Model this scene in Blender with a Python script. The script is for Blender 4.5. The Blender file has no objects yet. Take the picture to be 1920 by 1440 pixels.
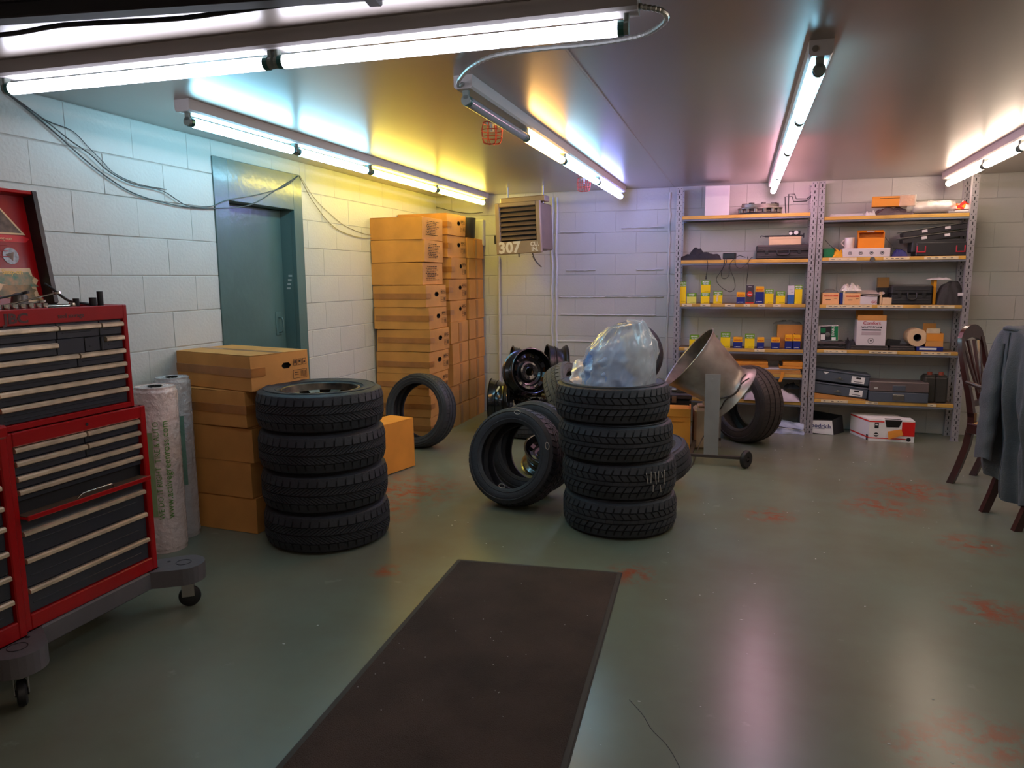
import bpy, math, random
from mathutils import Vector as V, Matrix, noise
random.seed(7)
PI = math.pi
SC = bpy.context.scene
COL = SC.collection
# ------------------------------------------------------------------ camera
FOC, YAW, PITCH, ROLL, EYE = 1358.0, 0.307527, -0.145407, -0.00667, 1.40
_f = V((-math.sin(YAW)*math.cos(PITCH), math.cos(YAW)*math.cos(PITCH), math.sin(PITCH)))
_r = V((math.cos(YAW), math.sin(YAW), 0)); _u = _r.cross(_f)
_c, _s = math.cos(ROLL), math.sin(ROLL)
_r, _u = _c*_r+_s*_u, -_s*_r+_c*_u
cam = bpy.data.cameras.new('camera'); cam.sensor_fit = 'HORIZONTAL'; cam.sensor_width = 36
cam.lens = FOC/1920*36; cam.clip_start = 0.05
cam_o = bpy.data.objects.new('camera', cam); COL.objects.link(cam_o)
cam_o.matrix_world = Matrix.Translation((0, 0, EYE)) @ Matrix((_r, _u, -_f)).transposed().to_4x4()
SC.camera = cam_o
# ------------------------------------------------------------------ world, exposure
w = bpy.data.worlds.new('world'); SC.world = w; w.use_nodes = True
w.node_tree.nodes['Background'].inputs[0].default_value = (0.6, 0.7, 0.8, 1)
w.node_tree.nodes['Background'].inputs[1].default_value = 0.3
SC.view_settings.view_transform = 'Standard'; SC.view_settings.look = 'None'
SC.view_settings.gamma = 1; SC.view_settings.use_curve_mapping = False
SC.view_settings.exposure = 1.62
SC.cycles.max_bounces = 8; SC.cycles.diffuse_bounces = 4; SC.cycles.glossy_bounces = 4
SC.cycles.transparent_max_bounces = 12
SC.cycles.sample_clamp_indirect = 8
TUBE_POWER = 13.0

def ray(px, py): return _f + _r*((px-960)/FOC) - _u*((py-720)/FOC)
def at_y(px, py, Y): d = ray(px, py); return V((0, 0, EYE)) + d*(Y/d.y)     # point seen at a pixel of the photo on the plane y = Y
def at_x(px, py, X): d = ray(px, py); return V((0, 0, EYE)) + d*(X/d.x)
def at_z(px, py, Z=0): d = ray(px, py); return V((0, 0, EYE)) + d*((Z-EYE)/d.z)

# ------------------------------------------------------------------ materials
def S(r, g, b):
    def l(c):
        c /= 255
        return c/12.92 if c <= .04045 else ((c+.055)/1.055)**2.4
    return (l(r), l(g), l(b))
_mats = {}
def pm(name, col, rough=.5, metal=0, bump=None, var=None, coat=0, spec=.5, trans=0, alpha=1, emit=None, ior=None, stretch=None):
    if name in _mats: return _mats[name]
    m = bpy.data.materials.new(name); m.use_nodes = True; _mats[name] = m
    nt = m.node_tree; b = nt.nodes['Principled BSDF']
    I = b.inputs
    I['Base Color'].default_value = (*col, 1); I['Roughness'].default_value = rough; I['Metallic'].default_value = metal
    I['Specular IOR Level'].default_value = spec
    if coat: I['Coat Weight'].default_value = coat; I['Coat Roughness'].default_value = .12
    if trans: I['Transmission Weight'].default_value = trans
    if ior: I['IOR'].default_value = ior
    if alpha < 1: I['Alpha'].default_value = alpha
    if emit: I['Emission Color'].default_value = (*emit[0], 1); I['Emission Strength'].default_value = emit[1]
    if var or bump:
        tc = nt.nodes.new('ShaderNodeTexCoord'); src = tc.outputs['Object']
        if stretch:
            mp = nt.nodes.new('ShaderNodeMapping'); mp.inputs['Scale'].default_value = stretch
            nt.links.new(src, mp.inputs['Vector']); src = mp.outputs[0]
    if var:   # (scale, amount, [second colour])
        n = nt.nodes.new('ShaderNodeTexNoise'); n.inputs['Scale'].default_value = var[0]; n.inputs['Detail'].default_value = 5
        nt.links.new(src, n.inputs['Vector'])
        oi = nt.nodes.new('ShaderNodeObjectInfo')
        mx = nt.nodes.new('ShaderNodeMix'); mx.data_type = 'RGBA'
        a = var[1]; c2 = var[2] if len(var) > 2 else tuple(c*(1-a) for c in col)
        c1 = col if len(var) > 2 else tuple(min(1, c*(1+a)) for c in col)
        mx.inputs['A'].default_value = (*c1, 1); mx.inputs['B'].default_value = (*c2, 1)
        mr = nt.nodes.new('ShaderNodeMapRange'); mr.inputs['From Min'].default_value = .35; mr.inputs['From Max'].default_value = .65
        nt.links.new(n.outputs['Fac'], mr.inputs['Value']); nt.links.new(mr.outputs[0], mx.inputs['Factor'])
        hv = nt.nodes.new('ShaderNodeHueSaturation')
        m2 = nt.nodes.new('ShaderNodeMapRange'); m2.inputs['To Min'].default_value = 1-a*.35; m2.inputs['To Max'].default_value = 1+a*.35
        nt.links.new(oi.outputs['Random'], m2.inputs['Value']); nt.links.new(m2.outputs[0], hv.inputs['Value'])
        nt.links.new(mx.outputs['Result'], hv.inputs['Color']); nt.links.new(hv.outputs[0], I['Base Color'])
    if bump:  # (scale, strength)
        n = nt.nodes.new('ShaderNodeTexNoise'); n.inputs['Scale'].default_value = bump[0]; n.inputs['Detail'].default_value = 4
        nt.links.new(src, n.inputs['Vector'])
        bp = nt.nodes.new('ShaderNodeBump'); bp.inputs['Strength'].default_value = bump[1]; bp.inputs['Distance'].default_value = .01
        nt.links.new(n.outputs['Fac'], bp.inputs['Height']); nt.links.new(bp.outputs[0], I['Normal'])
        if coat: nt.links.new(bp.outputs[0], I['Coat Normal'])
    return m

# ------------------------------------------------------------------ mesh builder
class MB:
    def __init__(s, *mats): s.v = []; s.f = []; s.mi = []; s.mats = list(mats)
    def mat(s, m):
        if m not in s.mats: s.mats.append(m)
        return s.mats.index(m)
    def add(s, vs, fs, m=0, M=None):
        if not isinstance(m, int): m = s.mat(m)
        n = len(s.v)
        s.v += [tuple(M @ V(v)) for v in vs] if M is not None else [tuple(v) for v in vs]
        s.f += [tuple(i+n for i in f) for f in fs]; s.mi += [m]*len(fs)
        return s
    def box(s, x0, y0, z0, x1, y1, z1, m=0, M=None, bev=0):
        if bev <= 0:
            vs = [(x, y, z) for z in (z0, z1) for y in (y0, y1) for x in (x0, x1)]
            return s.add(vs, [(0, 2, 3, 1), (4, 5, 7, 6), (0, 1, 5, 4), (2, 6, 7, 3), (0, 4, 6, 2), (1, 3, 7, 5)], m, M)
        vs = []; idx = {}
        X, Y, Z = (x0, x1), (y0, y1), (z0, z1)
        for i in (0, 1):
            for j in (0, 1):
                for k in (0, 1):
                    dx, dy, dz = (bev if i == 0 else -bev), (bev if j == 0 else -bev), (bev if k == 0 else -bev)
                    for a, p in enumerate(((0, dy, dz), (dx, 0, dz), (dx, dy, 0))):
                        idx[(i, j, k, a)] = len(vs); vs.append((X[i]+p[0], Y[j]+p[1], Z[k]+p[2]))
        fs = []
        for i in (0, 1):
            q = [idx[(i, 0, 0, 0)], idx[(i, 1, 0, 0)], idx[(i, 1, 1, 0)], idx[(i, 0, 1, 0)]]; fs.append(q if i else q[::-1])
            q = [idx[(0, i, 0, 1)], idx[(1, i, 0, 1)], idx[(1, i, 1, 1)], idx[(0, i, 1, 1)]]; fs.append(q if not i else q[::-1])
            q = [idx[(0, 0, i, 2)], idx[(1, 0, i, 2)], idx[(1, 1, i, 2)], idx[(0, 1, i, 2)]]; fs.append(q if i else q[::-1])
        for i in (0, 1):
            for j in (0, 1):
                q = [idx[(i, j, 0, 0)], idx[(i, j, 1, 0)], idx[(i, j, 1, 1)], idx[(i, j, 0, 1)]]; fs.append(q if i == j else q[::-1])
                q = [idx[(i, 0, j, 0)], idx[(i, 1, j, 0)], idx[(i, 1, j, 2)], idx[(i, 0, j, 2)]]; fs.append(q if i != j else q[::-1])
                q = [idx[(0, i, j, 1)], idx[(1, i, j, 1)], idx[(1, i, j, 2)], idx[(0, i, j, 2)]]; fs.append(q if i == j else q[::-1])
                for k in (0, 1):
                    q = [idx[(i, j, k, a)] for a in range(3)]; fs.append(q if (i+j+k) % 2 else q[::-1])
        return s.add(vs, fs, m, M)
    def cyl(s, p0, p1, r0, r1=None, n=16, m=0, caps=True, M=None):
        p0, p1 = V(p0), V(p1); r1 = r0 if r1 is None else r1
        d = (p1-p0).normalized(); a = d.orthogonal().normalized(); b = d.cross(a)
        vs = [p0+(a*math.cos(t)+b*math.sin(t))*r0 for t in [2*PI*i/n for i in range(n)]] + \
             [p1+(a*math.cos(t)+b*math.sin(t))*r1 for t in [2*PI*i/n for i in range(n)]]
        fs = [(i, (i+1) % n, n+(i+1) % n, n+i) for i in range(n)]
        if caps: fs += [tuple(range(n))[::-1], tuple(range(n, 2*n))]
        return s.add(vs, fs, m, M)
    def tube(s, pts, r, n=8, m=0, M=None, closed=False):
        pts = [V(p) for p in pts]; k = len(pts); vs = []; nrm = None
        for i, p in enumerate(pts):
            d = (pts[(i+1) % k]-pts[i-1]) if closed else (pts[min(i+1, k-1)]-pts[max(i-1, 0)])
            d = d.normalized() if d.length > 1e-9 else V((0, 0, 1))
            nrm = d.orthogonal().normalized() if nrm is None else (nrm-d*nrm.dot(d)).normalized()
            b = d.cross(nrm); rr = r[i] if isinstance(r, (list, tuple)) else r
            vs += [p+(nrm*math.cos(t)+b*math.sin(t))*rr for t in [2*PI*j/n for j in range(n)]]
        fs = []
        for i in range(k if closed else k-1):
            a, b2 = i*n, ((i+1) % k)*n
            fs += [(a+j, a+(j+1) % n, b2+(j+1) % n, b2+j) for j in range(n)]
        if not closed: fs += [tuple(range(n))[::-1], tuple(range((k-1)*n, k*n))]
        return s.add(vs, fs, m, M)
    def lathe(s, prof, n=32, m=0, M=None, closed=False, a0=0, a1=2*PI):
        full = abs(a1-a0-2*PI) < 1e-6; cols = n if full else n+1; k = len(prof)
        vs = [(r*math.cos(t), r*math.sin(t), z) for t in [a0+(a1-a0)*i/n for i in range(cols)] for r, z in prof]
        fs = []
        for i in range(n):
            a, b = i*k, ((i+1) % cols)*k
            for j in range(k if closed else k-1):
                j2 = (j+1) % k; fs.append((a+j, b+j, b+j2, a+j2))
        return s.add(vs, fs, m, M)
    def prism(s, poly, z0, z1, m=0, M=None):
        n = len(poly)
        vs = [(x, y, z0) for x, y in poly]+[(x, y, z1) for x, y in poly]
        return s.add(vs, [tuple(range(n))[::-1], tuple(range(n, 2*n))]+[(i, (i+1) % n, n+(i+1) % n, n+i) for i in range(n)], m, M)
    def grid(s, nu, nv, fn, m=0, M=None, wrap=False):
        vs = [fn(i/nu, j/nv) for j in range(nv+1) for i in range(nu+(0 if wrap else 1))]
        c = nu if wrap else nu+1
        return s.add(vs, [(j*c+i, j*c+(i+1) % c, (j+1)*c+(i+1) % c, (j+1)*c+i) for j in range(nv) for i in range(nu)], m, M)
    def mesh(s, name='mesh', smooth=None):
        me = bpy.data.meshes.new(name); me.from_pydata(s.v, [], s.f)
        for m in s.mats: me.materials.append(m)
        if len(s.mats) > 1: me.polygons.foreach_set('material_index', s.mi)
        if smooth is not None:
            me.polygons.foreach_set('use_smooth', [True]*len(s.f)); me.update(); me.set_sharp_from_angle(angle=math.radians(smooth))
        me.update(); return me
    def obj(s, name, parent=None, smooth=None, **kw): return mo(name, s.mesh(name, smooth), parent, **kw)

def mo(name, me, parent=None, label=None, cat=None, group=None, kind=None, M=None):
    o = bpy.data.objects.new(name, me); COL.objects.link(o)
    if parent is not None: o.parent = parent
    if M is not None: o.matrix_basis = M
    tag(o, label, cat, group, kind); return o
def tag(o, label=None, cat=None, group=None, kind=None):
    if label: o['label'] = label
    if cat: o['category'] = cat
    if group: o['group'] = group
    if kind: o['kind'] = kind
    return o
def thing(name, label, cat, loc=(0, 0, 0), rz=0, group=None, M=None):
    o = bpy.data.objects.new(name, None); COL.objects.link(o); o.empty_display_size = .05
    o.matrix_basis = M if M is not None else Matrix.Translation(loc) @ Matrix.Rotation(rz, 4, 'Z')
    return tag(o, label, cat, group)
def kids(o): return [c for c in bpy.data.objects if c.parent == o]
def copy_tree(o, parent=None, ch=None):
    if ch is None:
        ch = {}
        for c in bpy.data.objects:
            if c.parent: ch.setdefault(c.parent.name, []).append(c)
    c = o.copy(); COL.objects.link(c)
    if parent: c.parent = parent
    for k in ch.get(o.name, []): copy_tree(k, c, ch)
    return c
def dup(root, M, label, group=None):
    c = copy_tree(root); c.matrix_basis = M; c['label'] = label
    if group: c['group'] = group
    return c
def T(x, y, z): return Matrix.Translation((x, y, z))
def RX(a): return Matrix.Rotation(math.radians(a), 4, 'X')
def RY(a): return Matrix.Rotation(math.radians(a), 4, 'Y')
def RZ(a): return Matrix.Rotation(math.radians(a), 4, 'Z')
def axes(o, x, y, z=None):
    x = V(x).normalized(); z = (V(z) if z is not None else x.cross(V(y))).normalized(); y = z.cross(x)
    return Matrix.Translation(o) @ Matrix((x, y, z)).transposed().to_4x4()
def axis_M(c, d, spin=0):            # local z along d, origin c
    d = V(d).normalized(); return Matrix.Translation(c) @ d.to_track_quat('Z', 'Y').to_matrix().to_4x4() @ RZ(spin)
FR = axes((0, 0, 0), (1, 0, 0), (0, 0, 1))       # text standing upright, facing -y
FX = axes((0, 0, 0), (0, 1, 0), (0, 0, 1))       # text standing upright, facing +x
_tx = {}
def text(s, size, M, m, parent=None, name='lettering', align='LEFT', ext=.0004, bold=0, sx=1, **kw):
    key = (s, size, m.name, align, bold, sx)
    if key not in _tx:
        c = bpy.data.curves.new('lettering', 'FONT'); c.body = s; c.size = size; c.extrude = ext; c.align_x = align
        c.offset = bold; c.resolution_u = 2; c.materials.append(m)
        o = bpy.data.objects.new('t', c); COL.objects.link(o); o.scale = (1, 1, 1)
        me = bpy.data.meshes.new_from_object(o.evaluated_get(bpy.context.evaluated_depsgraph_get()))
        bpy.data.objects.remove(o); bpy.data.curves.remove(c); me.name = 'lettering'
        if sx != 1: me.transform(Matrix.Diagonal((sx, 1, 1, 1)))
        _tx[key] = me
    return mo(name, _tx[key], parent, M=M, **kw)
def spline(pts, k=6):                # Catmull-Rom
    P = [V(p) for p in pts]; P = [P[0]*2-P[1]]+P+[P[-1]*2-P[-2]]; out = []
    for i in range(1, len(P)-2):
        for j in range(k):
            t = j/k; a, b, c, d = P[i-1:i+3]
            out.append(.5*((2*b)+(c-a)*t+(2*a-5*b+4*c-d)*t*t+(3*b-a-3*c+d)*t**3))
    out.append(P[-2]); return out
def nz(*p): return noise.noise(V(p))
# ================================================================== the room
WX, WY, CZ = -3.10, 7.17, 2.24            # left wall, back wall, ceiling
RXW, FYW = 4.0, -2.6                      # right wall and wall behind, both outside the view
paint_wall = pm('painted_block', (.52, .515, .475), .38, bump=(60, .2), var=(1.3, .06), spec=.5)
paint_gap = pm('painted_joint', (.49, .485, .45), .6)
paint_bead = pm('painted_mortar_bead', (.58, .58, .55), .35, bump=(60, .5))
teal = pm('teal_gloss_paint', S(80, 104, 100), .28, bump=(25, .12), var=(3, .1), coat=.3)
white_metal = pm('white_enamel', S(196, 196, 190), .35, bump=(30, .05))
dark_rubber = pm('black_rubber', S(30, 31, 34), .62, bump=(140, .25), var=(9, .25))
black_pl = pm('black_plastic', S(32, 32, 34), .42, var=(8, .1))
steel = pm('bare_steel', S(150, 148, 144), .35, 1, var=(6, .15))
chrome = pm('chrome', S(205, 203, 198), .16, 1)

# floor: painted concrete, worn through in reddish patches and scuffed
fm = pm('painted_concrete_floor', S(96, 116, 104), .2)
nt = fm.node_tree; N = nt.nodes; L = nt.links; bs = N['Principled BSDF']
tc = N.new('ShaderNodeTexCoord')
def noise_n(scale, detail=5, rough=.6):
    n = N.new('ShaderNodeTexNoise'); n.inputs['Scale'].default_value = scale; n.inputs['Detail'].default_value = detail
    n.inputs['Roughness'].default_value = rough; L.new(tc.outputs['Object'], n.inputs['Vector']); return n.outputs['Fac']
def rng(v, a, b, c=0, d=1):
    n = N.new('ShaderNodeMapRange'); L.new(v, n.inputs['Value'])
    for k, x in zip(('From Min', 'From Max', 'To Min', 'To Max'), (a, b, c, d)): n.inputs[k].default_value = x
    return n.outputs[0]
def mixc(fac, a, b):
    n = N.new('ShaderNodeMix'); n.data_type = 'RGBA'; L.new(fac, n.inputs['Factor'])
    for k, x in (('A', a), ('B', b)):
        if isinstance(x, tuple): n.inputs[k].default_value = (*x, 1)
        else: L.new(x, n.inputs[k])
    return n.outputs['Result']
def mth(op, a, b):
    n = N.new('ShaderNodeMath'); n.operation = op
    for i, x in enumerate((a, b)):
        if isinstance(x, (int, float)): n.inputs[i].default_value = x
        else: L.new(x, n.inputs[i])
    return n.outputs[0]
base = mixc(rng(noise_n(1.1), .3, .7), S(120, 128, 110), S(110, 108, 90))
base = mixc(rng(noise_n(7, 8), .66, .8, 0, .35), base, S(170, 172, 158))
wear = None
for (sx, sy, sr) in ((-2.12, 4.25, .48), (-2.1, 3.85, .34), (-.45, 3.3, .16), (1.08, 5.2, .38), (.85, 4.75, .28), (.62, 2.25, .2), (.75, 2.35, .2), (1.05, 3.35, .2), (-1.6, 3.0, .1), (1.2, 4.2, .2), (.2, 4.4, .18)):
    d = N.new('ShaderNodeVectorMath'); d.operation = 'DISTANCE'; L.new(tc.outputs['Object'], d.inputs[0]); d.inputs[1].default_value = (sx, sy, 0)
    k = rng(d.outputs['Value'], sr, sr*.2)
    wear = k if wear is None else mth('MAXIMUM', wear, k)
stain = mth('MULTIPLY', wear, rng(noise_n(11, 9, .7), .45, .58))
base = mixc(mth('MULTIPLY', stain, .9), base, S(150, 74, 46))
speck = rng(noise_n(110, 2, .5), .76, .80, 0, .8)
base = mixc(speck, base, S(168, 172, 162))
L.new(base, bs.inputs['Base Color'])
bs.inputs['Roughness'].default_value = .27
bs.inputs['Specular IOR Level'].default_value = .6
bp = N.new('ShaderNodeBump'); bp.inputs['Strength'].default_value = .12; bp.inputs['Distance'].default_value = .01
L.new(noise_n(9, 6), bp.inputs['Height']); #
MB(fm).box(WX-.3, FYW, -.1, RXW, WY+.2, 0).obj('floor', kind='structure')

# ceiling: sheets painted gloss brown-grey, seams raised
cm = pm('gloss_painted_ceiling', S(146, 130, 118), .46, .75, bump=(2.2, .16) , var=(.8, .08), spec=.8, stretch=(1, .35, 1))
cb = cm.node_tree.nodes['Principled BSDF']; cb.inputs['Coat Weight'].default_value = .9; cb.inputs['Coat Roughness'].default_value = .27; cb.inputs['Coat IOR'].default_value = 1.8
ceil = MB(cm).box(WX-.3, FYW, CZ, RXW, WY+.2, CZ+.1).obj('ceiling', kind='structure')
for i, x in enumerate((-.66, 1.78)):
    MB(cm).box(x-.006, FYW, CZ-.002, x+.006, WY, CZ+.001, bev=.002).obj('seam_strip', ceil)
for y in (1.1,):
    MB(cm).box(WX, y-.006, CZ-.002, RXW, y+.006, CZ+.001, bev=.002).obj('seam_strip', ceil)

# walls of painted concrete block, every block its own piece
BL, BH, Z0 = .400, .2035, 0.0
def block_mesh(lx, lz):
    b = .0030; t = .02
    bx = .0014; x0, x1, z0, z1 = 0.0004, lx-.0004, .0020, lz-.0020
    vs = [(x0, -.0, z0), (x1, 0, z0), (x1, 0, z1), (x0, 0, z1), (x0+bx, -b, z0+b), (x1-bx, -b, z0+b), (x1-bx, -b, z1-b), (x0+bx, -b, z1-b)]
    vs += [(x, t, z) for x, y, z in vs[:4]]
    fs = [(4, 5, 6, 7), (0, 1, 5, 4), (1, 2, 6, 5), (2, 3, 7, 6), (3, 0, 4, 7), (8, 9, 1, 0), (9, 10, 2, 1), (10, 11, 3, 2), (11, 8, 0, 3)]
    return MB(paint_wall).add(vs, fs).mesh('block')
_bm = {}
def lay(wall, M, L_, holes=(), off=0, shifts=0):
    row = 0; z = Z0
    while z < CZ-.01:
        h = min(BH, CZ-z); x = -((row+off) % 2)*BL/2 - shifts
        while x < L_-.01:
            a, b = max(x, 0), min(x+BL, L_)
            segs = [(a, b, z, z+h)]
            for (h0, h1, hz) in holes:
                ns = []
                for (a, b, q0, q1) in segs:
                    if q0 >= hz or b <= h0 or a >= h1: ns.append((a, b, q0, q1)); continue
                    if a < h0: ns.append((a, h0, q0, q1))
                    if b > h1: ns.append((h1, b, q0, q1))
                    if q1 > hz+.01: ns.append((max(a, h0), min(b, h1), hz, q1))
                segs = ns
            for (a, b, q0, q1) in segs:
                if b-a < .02: continue
                k = (round(b-a, 3), round(q1-q0, 3))
                if k not in _bm: _bm[k] = block_mesh(*k)
                o = mo('block', _bm[k], wall, M=M @ T(a, random.uniform(-.0012, .0012), q0))
            x += BL
        z += BH; row += 1
DY0, DY1, DZ = 3.77, 4.70, 2.143
wl = MB(paint_gap)
for (a, b, c, d) in ((FYW, DY0, 0, CZ), (DY1, WY+.2, 0, CZ), (DY0, DY1, DZ, CZ)): wl.box(WX-.02-.25, a, c, WX-.002, b, d)
wl = wl.obj('wall_left', kind='structure')
MLw = axes((WX, .37, 0), (0, 1, 0), (0, 0, 1)) @ RX(-90)     # local x along +y, local z up, local -y into the room
MLw = Matrix(((0, -1, 0, WX), (1, 0, 0, .37), (0, 0, 1, 0), (0, 0, 0, 1)))
lay(wl, MLw, WY-.37, holes=((DY0-.37, DY1-.37, DZ),))
wb = MB(paint_gap).box(WX-.3, WY+.002, 0, RXW, WY+.2, CZ).obj('wall_back', kind='structure')
MBw = T(WX, WY, 0)
SX0, SX1 = 1.265, 2.40                     # the walled-up opening, in metres from the corner
lay(wb, MBw, SX0, shifts=.22)
lay(wb, MBw @ T(SX0, 0, 0), SX1-SX0, shifts=.17, off=1)
lay(wb, MBw @ T(SX1, 0, 0), 3.9, shifts=.1)
def bead(x, side):
    pts = []; z = .02
    while z < CZ-.05:
        pts.append((x+.012*nz(z*5, x, 3)+.006*nz(z*19, x, 7), WY-.004, z)); z += .035
    MB(paint_bead).tube(pts, [.011+.007*abs(nz(p[2]*9, x, 1)) for p in pts], 7).obj('mortar_bead', wb, smooth=60)
bead(WX+SX0-.01, 1); bead(WX+SX0+.035, 1); bead(WX+SX1+.01, 0)
for (xa, xb, z) in ((1.34, 1.62, 1.845), (1.95, 2.36, 1.87), (1.4, 1.7, 1.47), (2.1, 2.36, 1.47), (1.33, 1.8, 1.205), (1.8, 2.37, 1.21), (1.3, 2.35, .76), (1.35, 2.3, 1.03)):
    pts = [(WX+xa+(xb-xa)*i/12, WY-.005, z+.004*nz(i*.7, z, 2)) for i in range(13)]
    MB(paint_bead).tube(pts, .008, 6).obj('mortar_bead', wb, smooth=60)
MB(paint_wall).box(RXW, FYW, 0, RXW+.1, WY+.2, CZ).obj('wall_right', kind='structure')
MB(paint_wall).box(WX-.3, FYW-.1, 0, RXW, FYW, CZ).obj('wall_front', kind='structure')

# teal door set back in a steel plate surround
d1 = thing('door_1', 'dark teal painted steel door set deep in a matching flat surround in the left wall', 'door', (WX, DY0, 0)); d1['kind'] = 'structure'; del d1['category']
H = DZ; W_ = DY1-DY0; o0, o1, oz = .13, .825, 1.892
fr = MB(teal).box(-.02, 0, 0, .012, o0, H, bev=.002).box(-.02, o1, 0, .012, W_, H, bev=.002).box(-.02, o0, oz, .012, o1, H, bev=.002)
fr.obj('door_surround', d1)
MB(teal).box(-.125, o1, 0, -.02, o1+.012, oz).box(-.125, o0-.012, 0, -.02, o0, oz).box(-.125, o0, oz, -.02, o1, oz+.012).obj('door_reveal', d1)
lf = MB(teal).box(-.13, o0, .01, -.107, o1, oz, bev=.003).obj('door_leaf', d1)
MB(teal).box(-.108, o1-.12, 1.0, -.1, o1-.06, 1.17, bev=.003).tube(spline([(-.1, o1-.09, 1.13), (-.07, o1-.09, 1.12), (-.065, o1-.09, 1.07), (-.07, o1-.09, 1.03), (-.1, o1-.09, 1.02)], 4), .006, 8).obj('pull_handle', lf, smooth=50)
hm = MB(steel)
for z in (.35, 1.0, 1.7): hm.cyl((-.1, o0+.008, z), (-.1, o0+.008, z+.1), .008, n=10)
hm.obj('hinges', lf)
for k, z in enumerate((1.33, 1.36, 1.39, 1.42)):
    MB(white_metal).box(-.08+.006*k, o1-.0012, z, -.05+.006*k, o1-.0004, z+.012).obj('paint_scrape', d1)

# black conduit rail and cables under the ceiling, left foreground
dk = pm('dark_paint_steel', S(52, 50, 54), .45, .4)
rail = thing('track_rail', 'dark steel track rail hanging under the ceiling at the upper left corner', 'rail', (-1.9, 1.78, 2.17))
MB(dk).box(-1.2, -.03, 0, 2.2, .03, .045, bev=.004).box(-1.2, -.045, .04, 2.2, .045, .052, bev=.002).obj('rail_channel', rail, M=RZ(9))
for x in (-.35, .9): MB(dk).box(x-.02, -.04, -.012, x+.02, .04, .068, bev=.004).obj('hanger_bracket', rail, M=RZ(9))
pts = [at_z(x, y, 2.19) for x, y in ((-160, 92), (-60, 72), (30, 62), (110, 48), (200, 42), (330, 35), (430, 22), (520, 10), (640, -4), (800, -20))]
MB(pm('black_cable', S(34, 34, 38), .5)).tube(spline(pts), .008, 8).obj('power_cable', smooth=60, label='thick black cable strung below the ceiling along the dark track rail', cat='cable')

# thin cables drooping along the left wall
cabm = pm('grey_cable_sheath', S(96, 98, 98), .5); cabl = pm('pale_cable_sheath', S(150, 140, 122), .5)
def wallcable(pxs, r, m, label, X=-3.085, close=None):
    pts = [at_x(x, y, X) for x, y in pxs]
    MB(m).tube(spline(pts, 5), r, 6).obj('wall_cable', smooth=60, label=label, cat='cable')
wallcable([(8, 172), (30, 188), (60, 212), (110, 255), (160, 300), (205, 335), (250, 362), (300, 378), (350, 388), (402, 391), (470, 384), (520, 355), (560, 330)], .0035, cabm, 'grey cable drooping lowest across the block wall from ceiling corner to teal door')
wallcable([(14, 174), (50, 200), (90, 230), (130, 262), (170, 290), (205, 322), (250, 345), (305, 358), (350, 385), (395, 387), (430, 375), (480, 366), (530, 352), (560, 330)], .003, cabm, 'grey cable drooping just above the lowest one on the left wall', X=-3.08)
wallcable([(20, 178), (60, 208), (90, 227), (135, 245), (165, 275), (190, 300), (215, 325), (260, 345), (312, 355)], .002, cabm, 'short thin grey wire curling beside the two long cables above the tool chest', X=-3.09)
wallcable([(562, 331), (575, 358), (592, 385), (615, 415), (640, 434), (680, 446), (712, 444)], .003, cabl, 'brownish cable sagging between the teal door corner and the tall carton column', X=-3.085)
wallcable([(563, 331), (590, 372), (620, 402), (650, 425), (690, 440), (713, 438)], .002, cabl, 'thin brownish wire running above the sagging cable right of the teal door', X=-3.09)

# ------------------------------------------------------------------ fluorescent strip lights
chan = pm('light_channel_enamel', S(186, 178, 174), .4, bump=(20, .05)); sock = pm('lamp_socket', S(120, 128, 120), .4)
capm = pm('tube_end_cap', S(60, 110, 104), .3, .6)
off_glass = pm('unlit_tube_glass', S(170, 165, 172), .15)
TC = dict(w=(.80, .83, 1), c=(.32, .75, 1), y=(1, .80, .12), o=(1, .52, .14), b=(.30, .36, 1), p=(1, .54, .72), e=(1, .78, .60))
TP = dict(w=.34, c=.7, y=.75, e=.7, o=.9, b=1, p=1)
def tube_mat(k, power=1):
    power *= TP[k]
    return pm('lit_tube_'+k, (.8, .8, .8), .3, emit=(TC[k], TUBE_POWER*power))
def strip_light(label, M, segs, ends=None):
    """M: local x along the fixture, z up, origin on the ceiling; segs: (x0, x1, colour or None)"""
    t = thing('strip_light', label, 'ceiling light', M=M, group='fluorescent strip lights on the ceiling')
    x0, x1 = segs[0][0], segs[-1][1]
    MB(chan).add([(x, y, z) for x in (x0-.03, x1+.03) for (y, z) in ((-.042, 0), (.042, 0), (.041, -.046), (.032, -.055), (-.032, -.055), (-.041, -.046))],
                 [(5, 4, 3, 2, 1, 0), (6, 7, 8, 9, 10, 11)]+[(i, (i+1) % 6, 6+(i+1) % 6, 6+i) for i in range(6)]).obj('channel_housing', t)
    for (a, b, c) in segs:
        for x, s in ((a+.006, 1), (b-.006, -1)):
            sm = MB(sock).box(x-.008, -.014, -.092, x+.008, .014, -.05, bev=.003)
            sm.cyl((x-.008, 0, -.094), (x+.008, 0, -.094), .021, n=16)
            sm.obj('socket', t)
        m = tube_mat(c) if c else off_glass
        tb = MB(m).cyl((a+.03, 0, -.094), (b-.03, 0, -.094), .023, n=14, caps=False).obj('tube', t, smooth=60)
        if not c: tb['label'] = 'unlit grey tube'
        for (p, q) in ((a+.012, a+.031), (b-.031, b-.012)):
            MB(capm).cyl((p, 0, -.094), (q, 0, -.094), .0232, n=14).obj('end_cap', tb)
    return t
def MX(p, q):        # local x from p to q on the ceiling
    p, q = V((p[0], p[1], CZ)), V((q[0], q[1], CZ)); d = (q-p).normalized()
    return axes(p, d, V((0, 0, 1)).cross(d))
F1 = MX((-2.79, 2.245), (-.36, 2.322))
f1 = strip_light('nearest strip light with two long white tubes, crossing the upper left of the ceiling', F1, [(0, 1.20, 'w'), (1.215, 2.43, 'w')])
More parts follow.
